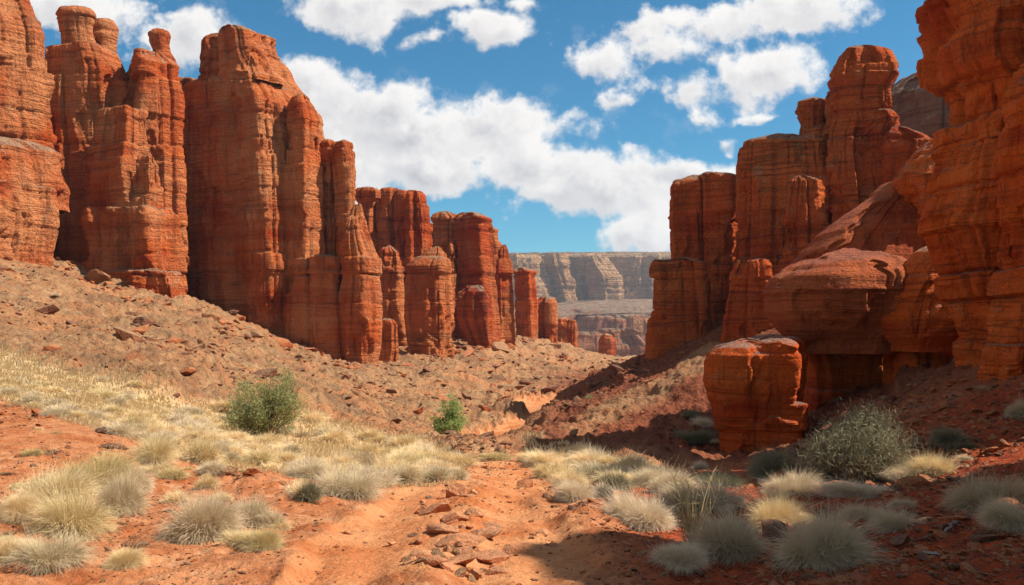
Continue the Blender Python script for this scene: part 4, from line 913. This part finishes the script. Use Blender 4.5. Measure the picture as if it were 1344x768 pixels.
S = [
 (60,672,100,62,'olive','olive straw cushion at the left of the foreground left cluster'),
 (122,655,110,62,'olive','large olive straw cushion at the back of the left cluster'),
 (100,716,112,76,'olive','nearest olive straw cushion of the left cluster, with bare twigs'),
 (158,694,64,62,'grey','grey brown feathery cushion at the right of the left cluster'),
 (177,654,46,46,'sage','small pale grey cushion at the upper right of the left cluster'),
 (268,717,112,76,'grey','large round grey cushion alone on red soil left of the track'),
 (330,696,46,44,'sage','grey cushion right behind the large round grey one'),
 (358,698,36,34,'sage','small greenish cushion with a red stone at its foot'),
 (68,772,92,52,'sage','pale silvery tuft cut by the bottom edge at lower left'),
 (8,758,70,40,'straw','yellow straw tuft in the lower left corner'),
 (200,617,62,46,'olive','straw coloured bush with a dark shaded left side on the left bank'),
 (262,613,52,42,'olive','yellow green cushion right of the straw coloured bush'),
 (290,601,32,24,'sage','little grey cushion beside the yellow green one'),
 (158,581,42,22,'sage','blue grey low tuft beside the dark red stone'),
 (404,672,38,36,'dark','dark sage cushion hanging over the bank left of the track'),
 (452,664,92,42,'sage','wide pale sage cushion on the left edge of the track'),
 (398,642,64,28,'sage','blue grey low cushion behind the wide pale sage one'),
 (500,646,46,30,'grey','small pale cushion first in the row right of the wide sage one'),
 (535,640,50,30,'sage','second small cushion in the row along the track edge'),
 (570,637,44,26,'sage','third small cushion in the row along the track edge'),
 (598,634,38,24,'sage','last small cushion in the row where the track bends'),
 (470,618,56,32,'grey','grey cushion standing behind the row along the track edge'),
 (535,614,64,20,'olive','low yellow green cushion behind the row near the bend'),
 (140,527,48,20,'olive','olive tuft high in the pale grass on the left'),
 (45,532,30,18,'sage','grey tuft near the left edge in the pale grass'),
 (14,520,30,14,'sage','grey tuft at the very left edge in the pale grass'),
 (75,552,36,16,'sage','low grey tuft at the lower edge of the pale grass on the left'),
 (650,609,42,16,'olive','low tuft at the far end of the track'),
 (720,628,44,24,'straw','pale straw cushion right of the track bend'),
 (745,642,50,26,'straw','pale straw cushion below the first one right of the bend'),
 (700,612,40,18,'straw','small straw tuft above the track bend'),
 (757,672,60,34,'grey','dark grey brown cushion beside the shadow tongue on the track'),
 (792,668,40,26,'sage','blue grey tuft right of the shadow tongue cushion'),
 (805,648,46,34,'dark','dark green cushion among the shaded shrubs right of the track'),
 (850,645,64,38,'sage','blue grey cushion in the middle of the shaded shrubs'),
 (780,632,50,26,'dark','dark sage cushion at the back of the shaded shrubs'),
 (850,706,92,56,'grey','straw grey cushion at the edge of the red bank, right of the track'),
 (925,682,124,46,'grey','wide low straw grass cushion behind the tall dry stalks'),
 (965,752,112,72,'grey','big straw grey cushion right of the tall dry stalks'),
 (1020,715,80,50,'straw','upright straw tuft behind the two big lower cushions'),
 (1076,784,120,84,'grey','big round grey cushion cut by the bottom edge'),
 (1124,702,76,38,'grey','grey cushion behind the big round one at the bottom edge'),
 (1008,629,70,46,'dark','dark bluish sage in front of the squat hoodoo'),
 (1290,690,116,60,'grey','grey cushion at the right edge above the orange slab'),
 (1222,636,64,30,'straw','straw tuft right of the biggest grey green shrub'),
 (1190,640,70,22,'grey','grey low mat at the foot of the straw tuft'),
 (1130,672,90,22,'grey','flat grey mat below the biggest grey green shrub'),
 (900,598,60,20,'dark','dark tuft on the slope left of the squat hoodoo'),
 (940,642,70,22,'dark','low dark shrub between the squat hoodoo and the track'),
 (1335,560,34,30,'sage','small sage on the slope at the right edge'),
 (1180,735,70,40,'grey','low grey cushion between the big round one and the white chip'),
 (1040,668,76,36,'grey','grey straw cushion in front of the biggest grey green shrub'),
 (880,655,56,32,'sage','sage cushion between the blue grey cushion and the squat hoodoo'),
 (1330,742,70,44,'grey','grey cushion cut by the right edge near the bottom'),
 (1250,600,54,30,'dark','dark shrub on the slope above the straw tuft'),
 (990,585,46,26,'dark','dark shrub against the foot of the squat hoodoo'),
 (830,618,50,26,'sage','sage cushion on the far side of the shaded shrubs'),
 (770,605,44,20,'straw','straw cushion at the foot of the lit strip'),
 (885,768,70,34,'grey','grey cushion cut by the bottom edge on the red bank'),
 (230,668,44,24,'straw','straw tuft between the left cluster and the large round grey cushion'),
 (20,690,60,40,'straw','straw tuft at the left edge beside the left cluster'),
 (160,765,60,30,'straw','straw tuft near the bottom edge, right of the pale silvery tuft'),
 (545,543,20,12,'green','tiny green shrub alone on the far talus'),
 (774,544,16,14,'green','tiny bright green shrub on the dark slope right of the valley'),
]
for a, b, w, h, kd, lb in S: plant(a, b, w, h, kd, lb)
# tufts on the pale grass terrace
tn = 0; tries = 0
while tn < 215 and tries < 5000:
    tries += 1
    a, b = random.uniform(0, 860), random.uniform(470, 650)
    dd = max(poly_dist(np.array([a]), np.array([b], float), GRASS)[0], poly_dist(np.array([a]), np.array([b], float), GRASS2)[0])
    if dd < 3: continue
    sc_f = .55 + (b - 470) / 110
    w = random.uniform(14, 30) * sc_f
    kd = random.choices(['straw', 'olive', 'sage', 'grey'], [6, 1.5, 1.2, 2])[0]
    plant(a, b, w, w * random.uniform(.35, .55), kd, {'straw': 'small straw tuft, one of many on the pale grass terrace', 'olive': 'small olive tuft, one of a few on the pale grass terrace', 'sage': 'small sage tuft, one of a few on the pale grass terrace', 'grey': 'small grey tuft, one of many on the pale grass terrace'}[kd],
          {'straw': 'straw tufts on the grass terrace', 'olive': 'olive tufts on the grass terrace', 'sage': 'sage tufts on the grass terrace', 'grey': 'grey tufts on the grass terrace'}[kd], name='grass_tuft', style='mid' if w > 30 else 'far', cat='grass tuft')
    tn += 1
for i in range(60):
    a, b = (random.uniform(900, 1340), random.uniform(560, 760)) if i % 2 else (random.uniform(20, 820), random.uniform(400, 560))
    if i % 2 == 0 and in_poly_any(a, b): continue
    w = random.uniform(6, 13) if i % 2 == 0 else random.uniform(14, 34)
    kd = random.choice(['sage', 'dark', 'grey'])
    plant(a, b, w, w * .5, kd, 'sparse little %s tuft %s' % (kd, 'rooted in the shaded red rubble on the right' if i % 2 else 'rooted in the tan talus'), '%s tufts %s' % (kd, 'on the shaded rubble' if i % 2 else 'on the talus'), name='desert_tuft', style='far' if w < 18 else 'mid', cat='tuft')
n_ = 0
while n_ < 42:
    a, b = random.uniform(0, 420), random.uniform(540, 740)
    if in_poly_any(a, b) or poly_dist(np.array([a]), np.array([b], float), TRACK)[0] > -20: continue
    w = random.uniform(14, 40) * (.5 + (b - 540) / 200); kd = random.choice(['straw', 'olive', 'grey', 'straw'])
    plant(a, b, w, w * random.uniform(.35, .6), kd, 'small %s tuft rooted in the bare red soil beside the track' % kd, '%s tufts on the bare red soil' % kd, name='grass_tuft', cat='grass tuft'); n_ += 1
# carpet of dry grass
def grass_carpet(name, n, polys, seed, hpx, mat, tilt=.5):
    r = np.random.default_rng(seed); y = np.exp(r.uniform(math.log(8), math.log(60), n * 6)); px = r.uniform(-420, 960, n * 6); x = (px - CX) / F * y
    zc = coarse(x, y); ppx, ppy = project(x, y, zc)
    wob = fbm(x * .8, y * .8, o=3) * 16
    dd = np.max([poly_dist(ppx + wob, ppy + wob * .5, p) for p in polys], 0)
    k = np.where((dd > -3) & (r.random(len(dd)) < .35 + smooth(-.2, .3, fbm(x / .9, y / .9, o=2))))[0]
    k = k[:n]; x, y = x[k], y[k]; z = ground_z(x, y); m = len(x)
    h = hpx * y / F * np.exp(r.normal(0, .35, m)); w = y / F * .75 * r.uniform(.6, 1.3, m)
    a = r.uniform(0, 6.28, m); dx, dy = np.cos(a), np.sin(a); le = r.uniform(.1, 1, m) * tilt
    b = np.stack([x, y, z - .01], -1); wv = np.stack([w, 0 * w, 0 * w], -1)
    mid = b + np.stack([dx * h * le * .4, dy * h * le * .4, h * .6], -1); top = b + np.stack([dx * h * le, dy * h * le, h], -1)
    V = np.stack([b - wv, b + wv, mid - wv * .8, mid + wv * .8, top], 1).reshape(-1, 3)
    i = (np.arange(m) * 5)[:, None]; q = i + np.array([[0, 1, 3, 2]]); t3 = i + np.array([[2, 3, 4]])
    t0 = np.repeat(r.random(m), 5); t1 = np.tile([0, 0, .4, .4, 1], m)
    return mesh_obj(name, V, [q, t3], mat, smooth_sh=False, attrs={'tint': np.stack([t0, t1, t0 * 0, t0 * 0 + 1], -1)})
tag(grass_carpet('dry_grass', 62000, [GRASS, GRASS2], 3, 4.5, PM['straw']), 'pale dry grass carpeting the left terrace', 'grass', kind='stuff')

# leafy shrubs with branches
def tube(pts, rad, sides=6):
    V = []; pts = np.array(pts); n = len(pts)
    for i, p in enumerate(pts):
        d = pts[min(i + 1, n - 1)] - pts[max(i - 1, 0)]; d /= np.linalg.norm(d) + 1e-9
        a = np.cross(d, [0.3, .9, .1]); a /= np.linalg.norm(a) + 1e-9; b = np.cross(d, a)
        for k in range(sides):
            t = k / sides * 6.283; V.append(p + (a * math.cos(t) + b * math.sin(t)) * rad[i])
    f = [[i * sides + k, i * sides + (k + 1) % sides, (i + 1) * sides + (k + 1) % sides, (i + 1) * sides + k] for i in range(n - 1) for k in range(sides)]
    return np.array(V), np.array(f)
def leafy(name, label, a, b, w, h, kind, seed, leaves=9000, twigs=26, leaf=.02, cat='shrub', lw=.16, thin=.35):
    x, y = hit(a, b); wm, hm = w / F * y, h / F * y; y += wm * .3; x = (a - CX) / F * y
    z = float(ground_z(np.array([x]), np.array([y]))[0]); e = empty(name, (x, y, z)); tag(e, label, cat)
    r = np.random.default_rng(seed); V = []; Fc = []; off = 0; tips = []
    for i in range(twigs):
        ph = r.uniform(0, 6.28); ex = r.uniform(.1, 1) ** .7; top = np.array([math.cos(ph) * ex * .46 * wm, math.sin(ph) * ex * .4 * wm, hm * (1 - .5 * ex * ex) * r.uniform(.5, 1.0) * (1 + .16 * math.cos(ph))])
        pts = [np.array([0, 0, -.05]) + r.normal(0, .02, 3) * wm]
        for s in (.2, .4, .6, .8, 1.0): pts.append(top * np.array([s ** 1.2, s ** 1.2, s]) + r.normal(0, .022, 3) * wm * (s < 1) + pts[0] * (1 - s))
        v, f = tube(pts, np.linspace(.016, .003, 6) * wm ** .8); V.append(v); Fc.append(f + off); off += len(v)
        for j in range(5):
            s = r.uniform(.35, 1); p0 = np.array(pts[int(s * 5)]); dr = r.normal(0, 1, 3); dr[2] = abs(dr[2]) * .8; dr /= np.linalg.norm(dr); p1 = p0 + dr * r.uniform(.1, .24) * wm
            pm = (p0 + p1) / 2 + r.normal(0, .02, 3) * wm
            v, f = tube([p0, pm, p1], np.array([.006, .004, .0015]) * wm ** .8, 4); V.append(v); Fc.append(f + off); off += len(v); tips += [p1, pm, (p1 + pm) / 2]
        tips += pts[3:]
    V = np.concatenate(V); t0 = r.random(len(V))
    bo = mesh_obj('branches', V, np.concatenate(Fc), PM['wood'], attrs={'tint': np.stack([t0, t0 * 0, t0 * 0, t0 * 0 + 1], -1)}); bo.parent = e
    tips = np.array(tips); k = r.integers(0, len(tips), leaves)
    c = tips[k] + r.normal(0, .055, (leaves, 3)) * wm * np.array([1, 1, .8]); c[:, 2] = np.abs(c[:, 2])
    c = c[fbm(c[:, 0] / wm * 5 + seed, c[:, 1] / wm * 5, c[:, 2] / wm * 5, o=2) > -thin]; n = len(c)
    d = r.normal(0, 1, (n, 3)); d[:, 2] += .7; d /= np.linalg.norm(d, axis=1, keepdims=True); sd = np.cross(d, r.normal(0, 1, (n, 3))); sd /= np.linalg.norm(sd, axis=1, keepdims=True)
    L = leaf * wm * r.uniform(.6, 1.4, (n, 1)); W = L * lw
    VV = np.stack([c, c + d * L * .5 + sd * W, c + d * L, c + d * L * .5 - sd * W], 1).reshape(-1, 3); q = np.arange(n * 4).reshape(-1, 4)
    cl = np.clip(.5 + 1.2 * fbm(c[:, 0] / wm * 4, c[:, 1] / wm * 4 + seed, c[:, 2] / wm * 4, o=2), 0, 1)
    t0 = np.repeat(cl * .6 + r.random(n) * .4, 4); t1 = np.repeat(np.clip(r.random(n) * .5 + cl * .4, 0, 1), 4)
    fo = mesh_obj('foliage', VV, q, PM[kind], smooth_sh=False, attrs={'tint': np.stack([t0, t1, t0 * 0, t0 * 0 + 1], -1)}); fo.parent = e
    return e
leafy('green_bush', 'large green leafy bush on the pale grass terrace', 350, 584, 112, 118, 'green', 1, leaves=30000, twigs=40, leaf=.034, lw=.13, thin=.12, cat='bush')
leafy('green_bush', 'small upright fresh green bush in the middle distance left of the wash', 588, 588, 58, 66, 'leaf', 2, leaves=9000, twigs=18, leaf=.055, thin=.15, cat='bush')
leafy('twiggy_shrub', 'biggest grey green twiggy shrub in front of the hoodoos', 1122, 648, 158, 104, 'dark', 3, leaves=46000, twigs=190, leaf=.055, lw=.045, thin=.6)
# tall dry stalks
def stalks(a, b, w, h, label, seed):
    x, y = hit(a, b); s = y / F; r = np.random.default_rng(seed); V = []; Fc = []; off = 0
    z = float(ground_z(np.array([x]), np.array([y]))[0])
    for i in range(60):
        big = i < 9
        t = np.array([r.normal(0, .32) * w * s, r.normal(0, .25) * w * s, h * s * (r.uniform(.7, 1.0) if big else r.uniform(.3, .75))])
        p0 = np.array([r.normal(0, .08) * w * s, r.normal(0, .08) * w * s, -.03]); pts = [p0 + (t - p0) * q + r.normal(0, .02, 3) * h * s * q for q in (0, .3, .6, .85, 1)]
        v, f = tube(pts, np.linspace(.9, .35, 5) * s * (1.1 if big else .6), 4); V.append(v); Fc.append(f + off); off += len(v)
        if big:
            for j in range(5):
                q0 = pts[2 + j % 3]; q1 = q0 + r.normal(0, 1, 3) * .1 * h * s + np.array([0, 0, .1 * h * s]); v, f = tube([q0, (q0 + q1) / 2, q1], np.array([.4, .35, .2]) * s, 4); V.append(v); Fc.append(f + off); off += len(v)
    V = np.concatenate(V); t0 = r.random(len(V))
    o = mesh_obj('dry_stalk_plant', V, np.concatenate(Fc), PM['olive'], attrs={'tint': np.stack([t0, t0 * 0, t0 * 0, t0 * 0 + 1], -1)}); o.location = (x, y, z)
    tag(o, label, 'plant')
stalks(908, 727, 60, 100, 'tall dry branching stalks rising from the red bank', 5)
# dead wood
M_wood = rock_mat('weathered_wood', .1, a=(.40, .32, .27), b=(.27, .2, .17), c=(.5, .42, .36), cap=(.5, .43, .38), stain=(.2, .14, .12), line=0, pale=.2)
def log(name, p, q, r0, label, bend=.05, seed=0):
    a = np.array(on_ground(*p)); b = np.array(on_ground(*q)); r = np.random.default_rng(seed); n = 14; pts = []
    for i in range(n):
        t = i / (n - 1); c = a * (1 - t) + b * t + r.normal(0, bend * .12, 3); c[2] = max(c[2], float(ground_z(np.array([c[0]]), np.array([c[1]]))[0]) + r0 * .6) + math.sin(t * 3.14) * bend; pts.append(c)
    v, f = tube(pts, r0 * np.sin(np.linspace(.08, 2.9, n)) ** .6 * r.uniform(.7, 1.2, n), 9); o = mesh_obj(name, v, f, M_wood, loc=tuple(a)); tag(o, label, 'dead wood')
log('driftwood', (1130, 735), (1185, 728), .018, 'thin dark curved stick left of the white chip', .03, 3)
log('driftwood', (1235, 742), (1262, 730), .014, 'short pale curved stick above the white chip', .04, 4)

# ------------------------------------------------------------------ air
def haze():
    m, t = new_mat('valley_haze')
    vol = t.n('ShaderNodeVolumePrincipled', {'Color': (.80, .88, 1.0, 1), 'Density': HAZE, 'Anisotropy': 0.2}); o = t.n('ShaderNodeOutputMaterial'); t.l(vol.outputs[0], o.inputs['Volume'])
    x0, x1, y0, y1, z0, z1 = -3200, 3200, -60, 3100, -75, 190
    v = [(x, y, z) for x in (x0, x1) for y in (y0, y1) for z in (z0, z1)]
    f = [(0, 1, 3, 2), (4, 6, 7, 5), (0, 4, 5, 1), (2, 3, 7, 6), (0, 2, 6, 4), (1, 5, 7, 3)]
    ob = mesh_obj('haze', v, np.array(f), m, smooth_sh=False); tag(ob, 'thin pale air haze filling the valley', 'haze', kind='stuff')
HAZE = 0.00015
haze()
